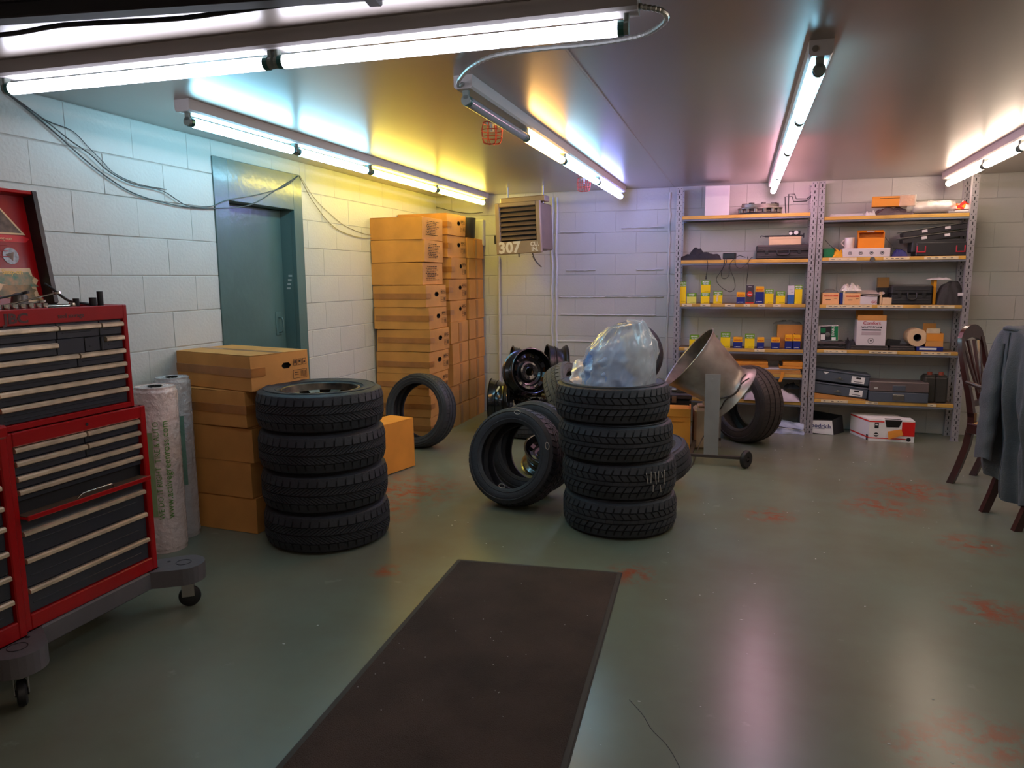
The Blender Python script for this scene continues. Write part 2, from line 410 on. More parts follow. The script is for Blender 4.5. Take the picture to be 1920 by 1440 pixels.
f2 = strip_light('strip light along the left wall with four blue-white and yellow tubes above the carton columns', MX((-2.545, 2.95), (-2.515, 7.05)), [(0, .86, 'c'), (.87, 1.73, 'c'), (1.75, 2.89, 'y'), (2.9, 4.08, 'y')])
f3 = strip_light('middle strip light whose nearest tube is unlit, ending above the heater wall', MX((-1.15, 3.0), (-1.125, 6.97)), [(0, .85, None), (.86, 1.70, 'o'), (1.71, 2.83, 'c'), (2.84, 3.96, 'b')])
f4 = strip_light('strip light seen nearly end-on in front of the left shelving bay', MX((.235, 2.99), (.22, 7.03)), [(0, .92, 'c'), (.93, 1.85, 'c'), (1.87, 3.01, 'p'), (3.02, 4.03, 'p')])
f5 = strip_light('rightmost strip light above the two wooden chairs', MX((1.50, 3.0), (1.58, 6.97)), [(0, 1.1, 'e'), (1.12, 2.15, 'e'), (2.17, 2.9, 'e'), (2.92, 3.97, 'e')])
strip_light('added unseen fill strip light behind the camera, over the doormat end', MX((.235, -2.2), (.235, .3)), [(0, 1.2, 'e'), (1.22, 2.45, 'w')])  # unseen lamp added to brighten the foreground
strip_light('added unseen fill strip light behind the camera near the right wall', MX((2.2, -2.2), (2.2, .3)), [(0, 1.2, 'e'), (1.22, 2.45, 'e')])  # second unseen lamp, also added as foreground fill
MB(steel).cyl((-.034, .02, -.03), (-.02, .02, -.03), .011, n=12).obj('conduit_knockout', f4)
# armoured conduit from the nearest light to the middle one
flexm = pm('flexible_conduit', S(176, 176, 172), .35, .7)
pts = [(-.33, 2.325, 2.205)]+[tuple(at_z(x, y, 2.2)) for x, y in ((1240, 20), (1248, 38), (1215, 62), (1170, 74), (1100, 84), (1010, 92), (930, 104), (885, 124), (862, 148))]+[(-1.155, 2.93, 2.19), (-1.15, 2.975, 2.205)]
sp = spline(pts, 16)
MB(flexm).tube(sp, [.0085+.0015*math.sin(i*2.1) for i in range(len(sp))], 8).obj('flexible_conduit', smooth=30, label='armoured flexible conduit looping on the ceiling from nearest strip light to middle one', cat='conduit')
# red wire guards
redw = pm('red_wire', S(190, 62, 40), .4, .3)
def guard(x, y, label, s=1):
    t = thing('wire_guard', label, 'wire guard', (x, y, CZ), group='red wire guards under the ceiling')
    for k in range(8):
        a = 2*PI*k/8
        P = [(r*s*math.cos(a), r*s*math.sin(a), z*s) for r, z in ((.05, -.01), (.058, -.04), (.056, -.08), (.045, -.115), (.0, -.12))]
        MB(redw).tube(spline(P, 3), .0022, 5).obj('wire', t, smooth=60)
    for r, z in ((.052, -.012), (.059, -.05), (.055, -.085)):
        MB(redw).tube([(r*s*math.cos(2*PI*i/24), r*s*math.sin(2*PI*i/24), z*s) for i in range(24)], .0022, 5, closed=True).obj('wire_ring', t, smooth=60)
    MB(white_metal).cyl((0, 0, -.002), (0, 0, -.018), .03*s, n=16).cyl((0, 0, -.018), (0, 0, -.055), .009, n=8).obj('sprinkler_head', t, smooth=40)
guard(-1.33, 3.86, 'red wire guard round a sprinkler head between left and middle strip lights')
guard(-1.32, 6.2, 'small red wire guard just left of the far end of the middle strip light')

# vertical conduit and junction box on the back wall
c = MB(paint_wall).cyl((-2.40, WY-.03, .02), (-2.40, WY-.03, 1.62), .014, n=12)
c.obj('wall_conduit', smooth=50, label='painted vertical pipe on the back wall below the heater', cat='pipe')
t = thing('junction_box', 'small grey painted box on the back wall left of the heater', 'electrical box', (-2.62, WY, 1.86))
MB(paint_gap).box(-.07, -.075, -.13, .07, -.006, .13, bev=.006).obj('box_body', t)
MB(paint_wall).box(-.06, -.08, -.12, .06, -.074, .12, bev=.003).obj('box_cover', t)
wallc2 = [tuple(at_y(x, y, 7.14)) for x, y in ((818, 388), (850, 396), (880, 400), (905, 398))]
MB(cabm).tube(spline(wallc2), .004, 6).obj('wall_cable', smooth=60, label='short cable along the back wall from corner to the grey box by the heater', cat='cable')
# ================================================================== red tool chest, left foreground
red = pm('red_enamel', S(158, 0, 6), .34, spec=.35, coat=.15, bump=(30, .04), var=(4, .1))
navy = pm('charcoal_drawer_enamel', S(40, 42, 50), .38, coat=.2, var=(5, .12))
dkin = pm('dark_interior', S(16, 16, 18), .6)
alu = pm('worn_warm_lit_pull', S(226, 204, 174), .40, .7, bump=(50, .1), var=(14, .18))  # peach tint puts the warm light on the pulls into the colour
greyb = pm('grey_base_paint', S(92, 88, 90), .45, bump=(40, .1), var=(5, .12))
casterm = pm('caster_rubber', S(22, 22, 24), .5)
brownm = pm('dusty_brown_liner', S(84, 62, 42), .8, var=(9, .2))
# local frame: origin at the chest's near front foot, +y runs away from the camera, +x into the room
def drawer(parent, x, y0, y1, z0, z1, pull=True, ribs=1, inset=.0, pz=None, pl=None):
    b = MB(navy).box(x-.02, y0+.002, z0+.0015, x+.004, y1-.002, z1-.0015, bev=.0015)
    for k in range(ribs):
        z = z0+(z1-z0)*(.35 if ribs == 1 else .2+.5*k/ribs)
        b.box(x+.003, y0+.02, z, x+.0065, y1-.04, z+.003, bev=.001)
    d = b.obj('drawer', parent)
    if pull:
        pz = z1-.012 if pz is None else pz; a, c = pl if pl else (y0+.004, y1-.004)
        prof = [(x+.004, pz-.009), (x+.016, pz-.009), (x+.020, pz-.006), (x+.020, pz+.004), (x+.014, pz+.009), (x+.004, pz+.009)]
        n = len(prof)
        MB(alu).add([(px, yy, zz) for yy in (a, c) for px, zz in prof], [tuple(range(n))[::-1], tuple(range(n, 2*n))]+[(i, (i+1) % n, n+(i+1) % n, n+i) for i in range(n)]).obj('drawer_pull', d)
    return d
YA, YB = 1.725, 2.325
def zr(py, px=240, X=-2.31): return at_x(px, py, X).z
# roller cabinet
rc = thing('roller_cabinet', 'red lower tool cabinet with charcoal drawers and pull-out red tray on casters', 'tool cabinet', (-2.31, YA, 0))
Wd = YB-YA; zb, zt = .20, .897
MB(red).box(-.44, 0, zb, -.03, .012, zt, bev=.003).box(-.44, Wd-.012, zb, -.03, Wd, zt, bev=.003).box(-.44, 0, zb, -.43, Wd, zt).box(-.44, 0, zb, -.03, Wd, zb+.02).box(-.44, 0, zt-.012, -.005, Wd, zt, bev=.004).obj('cabinet_body', rc)
fz0, fz1 = zb+.055, zt-.05
MB(red).box(-.03, 0, zb, 0, .028, zt, bev=.004).box(-.03, Wd-.028, zb, 0, Wd, zt, bev=.004).box(-.03, .026, zb, 0, Wd-.026, fz0, bev=.004).box(-.03, .026, fz1, 0, Wd-.026, zt, bev=.004).obj('front_frame', rc)
MB(dkin).box(-.40, .013, fz0-.01, -.03, Wd-.013, fz1+.01).obj('cabinet_interior', rc)
MB(dkin).cyl((-.002, Wd*.53, zt-.025), (.002, Wd*.53, zt-.025), .006, n=12).obj('key_lock', rc)
ys = (.030, Wd-.030)
pulls = [zr(790, 264), zr(812, 264), zr(836, 264), zr(858, 264), zr(922, 272), zr(965, 275), zr(1013, 277)]
tray_z = zr(893, 272)
tops = [fz1]+[p+.012 for p in pulls[1:4]]
for i in range(4):
    z1 = pulls[i]+.012 if i else fz1; z0 = pulls[i+1]+.012 if i < 3 else tray_z+.05
    if i in (0, 1):
        mid = ys[0]+(ys[1]-ys[0])*.53
        drawer(rc, -.018, ys[0], mid, z0, z1, pz=pulls[i]); drawer(rc, -.018, mid, ys[1], z0, z1, pz=pulls[i])
    else: drawer(rc, -.018, *ys, z0, z1, pz=pulls[i])
for i in (4, 5, 6):
    z1 = tray_z-.01 if i == 4 else pulls[i]+.012; z0 = pulls[i+1]+.012 if i < 6 else fz0
    drawer(rc, -.018, *ys, z0, z1, pz=pulls[i])
tr = MB(red).box(-.03, ys[0], tray_z-.01, .028, ys[1], tray_z, bev=.003).box(.024, ys[0], tray_z-.012, .03, ys[1], tray_z+.006, bev=.002).obj('pull_out_tray', rc)
MB(brownm).box(-.05, ys[0]+.004, tray_z, .023, ys[1]-.004, tray_z+.003).obj('tray_liner', tr)
hy = (.24, .40); pts = [(.012, hy[0], tray_z+.004), (.02, hy[0]+.012, tray_z+.018), (.022, hy[0]+.03, tray_z+.022), (.022, hy[1]-.03, tray_z+.022), (.02, hy[1]-.012, tray_z+.018), (.012, hy[1], tray_z+.004)]
MB(chrome).tube(spline(pts, 4), .003, 8).obj('tray_handle', tr, smooth=60)
# wheeled base
MB(greyb).box(-.45, -.01, .125, .008, Wd+.01, zb, bev=.006).obj('base_skirt', rc)
for (yy, s) in ((.0, -1), (Wd, 1)):
    for xx, sx in ((.0, 1), (-.44, -1)):
        poly = []
        for k in range(13):
            a = -PI/2+PI*k/12
            poly.append((.07+.085*math.cos(a), .085*math.sin(a)))
        poly = [(-.08, -.07)]+poly+[(-.08, .07)]
        ang = 38*s if sx > 0 else 180-38*s
        MM = T(xx+(.005 if sx > 0 else -.005), yy+s*.035, 0) @ RZ(ang)
        pod = MB(greyb).prism(poly, .128, .20).obj('base_pod', rc, M=MM)
        MB(dkin).tube([(.07+.03*math.cos(2*PI*i/20), .03*math.sin(2*PI*i/20), .2005) for i in range(20)], .0015, 4, closed=True).cyl((.01, .03, .199), (.01, .03, .2015), .007, n=10).obj('mounting_ring', pod)
        cs = thing_part = MB(steel).cyl((.08, 0, .128), (.08, 0, .10), .02, n=12)
        cs.box(.055, -.022, .05, .105, -.018, .105, bev=.001).box(.055, .018, .05, .105, .022, .105, bev=.001).obj('caster_fork', pod)
        prof = [(.012, -.014), (.036, -.015), (.044, -.010), (.046, 0), (.044, .010), (.036, .015), (.012, .014)]
        MB(casterm).lathe(prof, 24, M=T(.085, 0, .0465) @ RX(90)).cyl((.085, -.02, .0465), (.085, .02, .0465), .012, n=12).obj('caster_wheel', pod, smooth=40)
# top chest
tc_ = thing('top_chest', 'red top tool chest with many narrow charcoal drawers and open sticker-covered lid', 'tool chest', (-2.33, 1.715, zt))
Wt = 2.292-1.715; h = 1.306-zt
MB(red).box(-.42, 0, 0, -.02, .01, h, bev=.003).box(-.42, Wt-.01, 0, -.02, Wt, h, bev=.003).box(-.42, 0, 0, -.41, Wt, h).box(-.42, 0, 0, -.02, Wt, .012).box(-.41, .009, h-.07, -.02, Wt-.009, h-.062).obj('chest_body', tc_)
f1z = h-.055
MB(red).box(-.02, 0, 0, .0, .018, h, bev=.003).box(-.02, Wt-.020, 0, .0, Wt, h, bev=.003).box(-.02, .016, f1z, .0, Wt-.018, h, bev=.003).box(-.02, .016, 0, 0, Wt-.018, .022, bev=.003).obj('front_frame', tc_)
MB(dkin).box(-.40, .011, .015, -.02, Wt-.011, f1z-.002).obj('chest_interior', tc_)
fade = pm('faded_dark_letters', S(74, 30, 26), .5)
text('JBC', .046, T(.0006, at_x(6, 595, -2.33).y-1.715, h-.046) @ FX, fade, tc_, name='badge_lettering', bold=.0016, sx=1.25)
text('tool storage', .022, T(.0006, at_x(108, 590, -2.33).y-1.715, h-.038) @ FX, fade, tc_, name='badge_lettering', sx=1.0, bold=.0005)
def z2(px, py): return at_x(px, py, -2.34).z-zt
rows = [z2(238, 606), z2(243, 631), z2(240, 656), z2(243, 680), z2(244, 703), z2(245, 727)]
ya, yb = .020, Wt-.022
m1, m2 = ya+(yb-ya)*.46, ya+(yb-ya)*.80
x = -.014
q = [rows[0]+.012, rows[1]+.014, rows[2]+.010, rows[3]+.010, rows[4]+.010, rows[5]+.010, .022]
q[0] = f1z-.001
# first row: three drawers; second row: left pair, blank panel, small right drawer
drawer(tc_, x, ya, m1, q[1], q[0], pz=rows[0]); drawer(tc_, x, m1, m2, q[1], q[0], pz=rows[0]); drawer(tc_, x, m2, yb, q[1], q[0], pz=rows[0])
drawer(tc_, x, ya, m1-.005, q[2], q[1], pz=rows[1]-.006)
MB(navy).box(x-.02, m1-.003, q[2], x+.004, m1+.11, q[1], bev=.001).obj('blank_panel', tc_)
drawer(tc_, x, m1+.112, m2, q[2], q[1], pull=False)
MB(navy).box(x-.02, m2, q[2], x+.01, m2+.014, q[1]-.004, bev=.003).obj('blank_panel', tc_)
drawer(tc_, x, m2+.014, yb, q[2], q[1]-.002, pz=rows[1])
mid = ya+(yb-ya)*.60
drawer(tc_, x, ya, mid, q[3], q[2], pz=rows[2]); drawer(tc_, x, mid, yb, q[3], q[2], pz=rows[2])
for k in (3, 4, 5): drawer(tc_, x, ya, yb, q[k+1], q[k], pz=rows[k], ribs=2 if k == 5 else 1)
# open lid leaning back, stickers inside
LA = 8
lid = MB(red).box(0, 0, 0, -.012, Wt, .47, bev=.002).box(-.012, 0, .455, .05, Wt, .47, bev=.003)
for k in range(4): lid.box(-.002, .12, .21+.022*k, .003, Wt-.13, .214+.022*k, bev=.001)
lido = lid.obj('open_lid', tc_, M=T(-.40, 0, h-.02) @ RY(-LA) @ Matrix.Identity(4))
side = MB(black_pl).add([(.0, Wt-.001, .0), (.055, Wt-.001, .02), (.055, Wt-.001, .47), (-.012, Wt-.001, .47), (0, Wt-.02, 0), (.055, Wt-.02, .02), (.055, Wt-.02, .47), (-.012, Wt-.02, .47)],
    [(0, 1, 2, 3), (7, 6, 5, 4), (0, 4, 5, 1), (1, 5, 6, 2), (2, 6, 7, 3), (3, 7, 4, 0)]).obj('lid_side', tc_, M=lido.matrix_basis.copy(), label='black side flange of the open lid')
cream = pm('sticker_cream', S(236, 196, 150), .4); stg = pm('sticker_dark', S(98, 78, 66), .45, var=(40, .4)); sred = pm('sticker_red', S(215, 20, 30), .35)
sgrey = pm('sticker_grey', S(128, 132, 140), .35, .3, var=(60, .3)); sgrn = pm('sticker_green', S(60, 120, 95), .4, var=(30, .4, S(180, 140, 100)))
stan = pm('sticker_tan', S(190, 140, 80), .4, var=(25, .3, S(110, 100, 70))); gold = pm('sticker_gold', S(236, 190, 90), .35)
e = .0015
tri = MB(cream).prism([(Wt-.30, .30), (Wt-.045, .30), (Wt-.17, .455)], e, e+.0006, M=axes((0, 0, 0), (0, 1, 0), (0, 0, 1))).obj('triangle_sticker', lido)
MB(stg).prism([(Wt-.285, .307), (Wt-.06, .307), (Wt-.17, .443)], e+.0006, e+.001, M=axes((0, 0, 0), (0, 1, 0), (0, 0, 1))).obj('sticker_print', tri)
MB(sred).prism([(Wt-.30, .272), (Wt-.05, .27), (Wt-.03, .285), (Wt-.06, .297), (Wt-.30, .297)], e, e+.0006, M=axes((0, 0, 0), (0, 1, 0), (0, 0, 1))).obj('red_sticker', lido)
text('Snap-on', .02, T(e+.001, Wt-.17, .277) @ FX, cream, lido, name='sticker_lettering')
MB(sgrey).cyl((e, Wt-.125, .215), (e+.0008, Wt-.125, .215), .033, n=24).obj('round_sticker', lido)
MB(stg).cyl((e+.0008, Wt-.125, .215), (e+.0012, Wt-.125, .215), .022, n=3).obj('sticker_print', lido)
P_ = [(Wt-.20, .165), (Wt-.055, .168), (Wt-.05, .135), (Wt-.028, .12), (Wt-.045, .095), (Wt-.04, .06), (Wt-.015, .03), (Wt-.12, .03), (Wt-.20, .06), (Wt-.24, .10), (Wt-.21, .13)]
st = MB(cream).prism(P_, e, e+.0006, M=axes((0, 0, 0), (0, 1, 0), (0, 0, 1))).obj('shaped_sticker', lido)
cx, cy = Wt-.115, .092
MB(sgrn).prism([(cx+(a-cx)*.85, .10+(b-.10)*.42+.022) for a, b in P_], e+.0006, e+.0009, M=axes((0, 0, 0), (0, 1, 0), (0, 0, 1))).obj('sticker_print', st)
MB(stan).prism([(cx+(a-cx)*.8, .07+(b-.10)*.45) for a, b in P_], e+.0009, e+.0012, M=axes((0, 0, 0), (0, 1, 0), (0, 0, 1))).obj('sticker_print', st)
text('Snap-on', .026, T(e+.0012, Wt-.175, .143) @ FX, gold, st, name='sticker_lettering', bold=.0008)
# second cabinet beside it, nearer the camera
sc_ = thing('side_cabinet', 'narrow red side cabinet with charcoal drawers at the left edge, beside the tool cabinet', 'tool cabinet', (-2.29, 1.205, 0))
Ws = 1.72-1.205; zs = .935
MB(red).box(-.44, 0, .2, -.03, .012, zs-.03, bev=.003).box(-.44, Ws-.012, .2, -.03, Ws, zs-.03, bev=.003).box(-.44, 0, .2, -.43, Ws, zs-.03).box(-.44, 0, .2, -.03, Ws, .22).box(-.45, -.005, zs-.045, .012, Ws+.0, zs, bev=.008).obj('cabinet_body', sc_)
MB(red).box(-.03, 0, .2, 0, .028, zs-.04, bev=.004).box(-.03, Ws-.03, .2, 0, Ws, zs-.04, bev=.004).box(-.03, .026, .2, 0, Ws-.028, .26, bev=.004).obj('front_frame', sc_)
MB(dkin).box(-.40, .013, .23, -.03, Ws-.013, zs-.05).obj('cabinet_interior', sc_)
zz = [.26, .345, .43, .515, .60, .67, .74, .81, .885]
for k in range(8): drawer(sc_, -.018, .03, Ws-.032, zz[k], zz[k+1])
MB(greyb).box(-.45, -.01, .125, .008, Ws+.0, .2, bev=.006).obj('base_skirt', sc_)
MB(casterm).lathe([(.012, -.014), (.036, -.015), (.044, -.010), (.046, 0), (.044, .010), (.036, .015), (.012, .014)], 20, M=T(-.06, .1, .0465) @ RX(90)).cyl((-.06, .1, .05), (-.06, .1, .126), .01, n=8).obj('caster_wheel', sc_, smooth=40)
MB(casterm).lathe([(.012, -.014), (.036, -.015), (.044, -.010), (.046, 0), (.044, .010), (.036, .015), (.012, .014)], 20, M=T(-.38, .1, .0465) @ RX(90)).cyl((-.38, .1, .05), (-.38, .1, .126), .01, n=8).obj('caster_wheel', sc_, smooth=40)
# tools in the open till
TZ = zt+h-.062
def socket(x, y, r, hh, label, M=chrome, z=TZ, hex_=6):
    t = thing('socket', label, 'socket', (x, y, z), group='sockets standing in the open chest till')
    MB(M).lathe([(r*.55, hh*.4), (r*.55, hh), (r, hh), (r, hh*.45), (r*.8, hh*.38), (r*.8, 0), (r*.3, 0)], 14).obj('socket_wall', t, smooth=40)
    MB(dkin).cyl((0, 0, hh*.4-.001), (0, 0, hh*.4), r*.56, n=hex_).obj('socket_bore', t)
socket(-2.40, 2.235, .011, .115, 'tallest dark deep socket near the right end of the chest till', black_pl)
socket(-2.405, 2.205, .013, .092, 'dark socket just left of the tall deep socket', black_pl)
socket(-2.41, 2.135, .011, .09, 'dark socket standing alone left of the pair in the chest till', black_pl)
for k, (yy, rr) in enumerate(((1.80, .012), (1.83, .012), (1.86, .011), (1.89, .011), (1.92, .010), (1.95, .010), (1.975, .009))):
    socket(-2.375, yy, rr, .078, ('first', 'second', 'third', 'fourth', 'fifth', 'sixth', 'seventh')[k]+' chrome socket from the left in the front row behind the chest rim')
def wrench(M, ln, label, m=chrome):
    t = thing('wrench', label, 'wrench', M=M)
    MB(m).box(0, -.006, 0, ln, .006, .006, bev=.002).obj('shank', t)
    MB(m).lathe([(.008, 0), (.013, 0), (.013, .008), (.008, .008)], 16, M=T(ln+.010, 0, -.001), closed=True).obj('ring_end', t, smooth=40)
    MB(m).prism([(0, -.006), (-.008, -.014), (-.024, -.013), (-.024, -.006), (-.012, -.004), (-.012, .004), (-.024, .006), (-.024, .013), (-.008, .014), (0, .006)], 0, .007).obj('open_end', t)
wrench(T(-2.46, 1.84, TZ+.06) @ RZ(62) @ RY(-14), .20, 'chrome wrench lying highest on the heap of tools in the till')
wrench(T(-2.43, 1.78, TZ+.052) @ RZ(70) @ RY(-9), .18, 'chrome wrench below the top one in the till heap')
wrench(T(-2.50, 1.80, TZ+.075) @ RZ(75) @ RY(-12), .17, 'dark wrench leaning on the lid stickers', black_pl)
wrench(T(-2.42, 2.0, TZ+.055) @ RZ(84), .11, 'short chrome wrench beside the ratchet in the till middle')
rt = thing('ratchet', 'chrome ratchet lying across the middle of the chest till', 'ratchet', M=T(-2.44, 2.02, TZ+.065) @ RZ(80))
MB(chrome).cyl((0, 0, 0), (.10, 0, 0), .006, n=10).obj('ratchet_handle', rt, smooth=40)
MB(chrome).lathe([(.0, -.01), (.017, -.01), (.019, 0), (.017, .01), (0, .01)], 16, M=T(.115, 0, 0)).obj('ratchet_head', rt, smooth=40)
# tray holding the tools so that nothing floats
MB(pm('till_tray', S(54, 30, 30), .6)).box(-.39, .012, h-.062, -.022, Wt-.012, h-.058).obj('till_tray', tc_)
cl = MB(pm('grey_can', S(112, 106, 102), .35, .5)).lathe([(0, 0), (.030, 0), (.032, .01), (.026, .10), (.012, .108), (0, .108)], 20, M=T(-2.52, 1.985, TZ+.006) @ RX(-8)).obj('oil_can', smooth=40, label='dull grey metal can standing at the foot of the open lid', cat='can')
rg = MB(pm('brown_rag', S(96, 86, 78), .9, bump=(60, .4))).grid(16, 10, lambda u, v: (-2.545+.06*v+.012*nz(u*6, v*5, 1), 1.84+.13*u+.01*nz(u*5, v*3, 9), TZ+.006+max(0, (1-v)*.10*math.sin(PI*min(1, u*1.05+.02))**.6+.02*nz(u*5, v*6, 4)*math.sin(PI*u)))).obj('rag', smooth=80, label='crumpled brownish shop rag heaped against the lid sticker', cat='rag')
hose = [at_x(84, 532, -2.70), at_x(100, 543, -2.66), at_x(118, 557, -2.60), at_x(132, 565, -2.52), at_x(150, 568, -2.47), at_x(175, 571, -2.46)]
MB(black_pl).tube(spline(hose), .0055, 8).obj('rubber_hose', smooth=60, label='black rubber hose running from the lid side down into the till', cat='hose')
# ================================================================== rolls, cartons
card = pm('corrugated_cardboard', S(206, 144, 72), .75, bump=(55, .08), var=(4, .12))
tape = pm('brown_packing_tape', S(172, 112, 54), .3, bump=(30, .2), var=(9, .12), coat=.3)
ink = pm('black_box_print', S(60, 42, 26), .7); holed = pm('hole_shade', S(20, 15, 10), .9)  # near-black hole colour holds the shade inside openings
orange_c = pm('orange_cardboard', S(226, 146, 48), .65, bump=(50, .06), var=(4, .08))
def wob(vs, a):
    return [tuple(c+random.uniform(-a, a) for c in v) for v in vs]
def carton(label, M, L_, D_, H_, group=None, hole=None, pr=True, tp='side', m=card, squash=.004, seam=True, lst=False, cat='box'):
    """L_ along local x, D_ along y, front = -y, +x face may carry the hand hole"""
    t = thing('carton', label, cat, M=M, group=group)
    b = MB(m)
    x0, x1, y0, y1 = -L_/2, L_/2, -D_/2, D_/2; g = .003
    c8 = [(x0, y0, g), (x1, y0, g), (x0, y1, g), (x1, y1, g), (x0, y0, H_), (x1, y0, H_), (x0, y1, H_), (x1, y1, H_)]
    J = wob(c8, squash); J = [(p[0], p[1], min(H_-.0005, max(.001, p[2]))) for p in J]
    fs = [(0, 2, 3, 1), (4, 5, 7, 6), (0, 1, 5, 4), (2, 6, 7, 3), (0, 4, 6, 2)]
    if hole is None: fs.append((1, 3, 7, 5))
    b.add(J, fs)
    if hole is not None:
        P = [V(J[1]), V(J[3]), V(J[7]), V(J[5])]      # corners of the +x face: near-bottom, far-bottom, far-top, near-top
        def q(u, v): return (P[0]*(1-u)+P[1]*u)*(1-v)+(P[3]*(1-u)+P[2]*u)*v
        hu, hv, wu, wv = hole; u0, u1, v0, v1 = hu-wu/2, hu+wu/2, hv-wv/2, hv+wv/2
        fs2 = []; vs2 = []
        def quad(a, b2, c, d): n = len(vs2); vs2.extend([q(a, c), q(b2, c), q(b2, d), q(a, d)]); fs2.append((n, n+1, n+2, n+3))
        quad(0, u0, 0, 1); quad(u1, 1, 0, 1); quad(u0, u1, 0, v0); quad(u0, u1, v1, 1)
        b.add(vs2, fs2)
        cu, cv = wu*.22, wv*.4
        oc = [(u0+cu, v0), (u1-cu, v0), (u1, v0+cv), (u1, v1-cv), (u1-cu, v1), (u0+cu, v1), (u0, v1-cv), (u0, v0+cv)]
        O8 = [q(*p) for p in oc]; CC = [q(u0, v0), q(u1, v0), q(u1, v1), q(u0, v1)]
        b.add(O8+CC, [(8, 0, 7), (1, 9, 2), (3, 10, 4), (5, 11, 6)])
        IN = [p-V((.03, 0, 0)) for p in O8]
        MB(holed).add([tuple(p) for p in O8+IN], [(i, i+8, (i+1) % 8+8, (i+1) % 8) for i in range(8)]+[tuple(range(8, 16))]).obj('hand_hole', t)
    b.obj('box_walls', t)
    # top flaps meeting in a seam
    fl = MB(m)
    for s in (0, 1):
        fl.box(x0+.002, (y0+.002 if s == 0 else .001), H_-.0005, x1-.002, (-.001 if s == 0 else y1-.002), H_+.0022, bev=.0008)
    fl.obj('top_flaps', t)
    if tp == 'side':    # band of tape round the middle of the front, turning the corner
        zc = H_*random.uniform(.42, .55)
        MB(tape).box(x0+.01, y0-squash-.0012, zc-.024, x1+squash+.0012, y0-.0002+.002, zc+.024).box(x1-.001, y0-squash, zc-.022, x1+squash+.0012, y0+.09, zc+.024).obj('tape', t)
        MB(tape).box(x0+.004, -.026, H_+.0022, x1-.004, .026, H_+.0028).obj('tape', t)
    if tp == 'vert':
        MB(tape).box(x1-.001, -.03, .01, x1+squash+.001, .03, H_-.01).box(x0+.004, -.026, H_+.0022, x1-.004, .026, H_+.0028).obj('tape', t)
    if pr:
        k = MB(ink); X = x1+squash+.0016
        def R_(a, b2, c, d): k.box(X-.0006, y0+D_*a, H_*c, X, y0+D_*b2, H_*d)
        for i in range(3):
            u = .71+.085*i
            R_(u, u+.065, .60, .61); R_(u, u+.065, .77, .78); R_(u, u+.006, .60, .78); R_(u+.06, u+.066, .60, .78)
            R_(u+.018, u+.048, .66 if i != 1 else .68, .74 if i < 2 else .70)
        R_(.70, .95, .46, .47); R_(.70, .95, .22, .23); R_(.70, .706, .22, .47); R_(.944, .95, .22, .47)
        R_(.73, .80, .38, .40); R_(.73, .80, .32, .335)
        for i in range(6): R_(.84+.016*i, .846+.016*i, .26, .43)
        k.obj('shipping_marks', t)
    if lst:
        k = MB(ink)
        for i in range(9):
            y = random.uniform(-.36, -.28); y2 = random.uniform(.1, .3)
            z = H_*(.82-.075*i)
            while y < y2:
                w_ = random.uniform(.03, .11); k.box(x1+squash+.0008, D_*y, z, x1+squash+.0014, D_*min(y+w_, y2), z+.006); y += w_+.03
        k.obj('printed_list', t)
    return t
HH = (.52, .58, .20, .22)
# front stack of five beside the tires
fr_ = 'brown cardboard cartons in the front stack beside the plastic rolls'
carton('large brown carton topping the front stack, with round-ended hand hole and shipping marks', T(-2.757, 3.50, .800) @ RZ(-13.5), .665, .405, .197, fr_, hole=(.60, .62, .16, .17))
lab = ['lowest brown carton of the front stack, standing on the floor', 'second brown carton from the floor in the front stack', 'middle brown carton of the front stack with a dented corner', 'brown carton directly under the large top one in the front stack']
for k in range(4):
    carton(lab[k], T(-2.80+random.uniform(-.006, .006), 3.475, .2*k) @ RZ((-3, -5, -4, -7)[k]), .58, .41, .199, fr_, hole=None, pr=False, tp='side' if k == 3 else 'vert', squash=.006)
# tall columns in the corner
gA, gB, gC = 'cartons of the tall left column in the corner', 'cartons of the tall middle column in the corner', 'cartons of the tall right column against the back wall'
ordn = ['bottom', 'second', 'third', 'fourth', 'fifth', 'sixth', 'seventh', 'eighth', 'ninth', 'top']
for k in range(10):
    sh = (0, 0, .0, .01, .02, .0, -.005, -.02, -.01, -.012)[k]
    nm = ('top' if k == 9 else ordn[k]+' from floor')
    if k >= 7: carton(f'carton with printed list on its end, {nm} of left corner column', T(-2.835+sh, 5.93, .192*k) @ RZ(random.uniform(-2, 2)), .50, .42, .189, gA, pr=False, tp=None, lst=True)
    else: carton(f'taped carton with hand hole, {nm} in left corner column', T(-2.825+sh, 5.93, .192*k) @ RZ(random.uniform(-2, 2)), .51, .42, .189, gA, hole=HH)
for k in range(10):
    sh = (0, -.01, 0, .0, .0, -.01, -.005, .0, -.01, -.01)[k]; nm = ('topmost' if k == 9 else ordn[k]+' from floor')
    if k >= 5: carton(f'carton with dark hand hole, {nm} in middle corner column', T(-2.82+sh, 6.45, .199*k) @ RZ(random.uniform(-2.5, 2.5)), .50, .42, .196, gB, hole=(.62, .60, .16, .2))
    else: carton(f'plain carton with vertical tape, {nm} in middle corner column', T(-2.82+sh, 6.45, .199*k) @ RZ(random.uniform(-2, 2)), .51, .42, .196, gB, pr=False, tp='vert')
for k in range(9):
    nm = ('topmost' if k == 8 else ordn[k]+' from floor')
    carton(f'plain carton, {nm} in right corner column by the back wall', T(-2.81+random.uniform(-.006, .006), 6.90, .199*k) @ RZ(random.uniform(-2, 2)), .50, .42, .196, gC, pr=False, tp='vert')
MB(black_pl).lathe([(0, 0), (.07, 0), (.075, .01), (.085, .2), (.08, .2), (.07, .01), (0, .01)], 20, M=T(-2.66, 6.93, 1.794)).obj('dark_tub', smooth=40, label='dark grey tub on top of the right corner column of cartons', cat='tub')
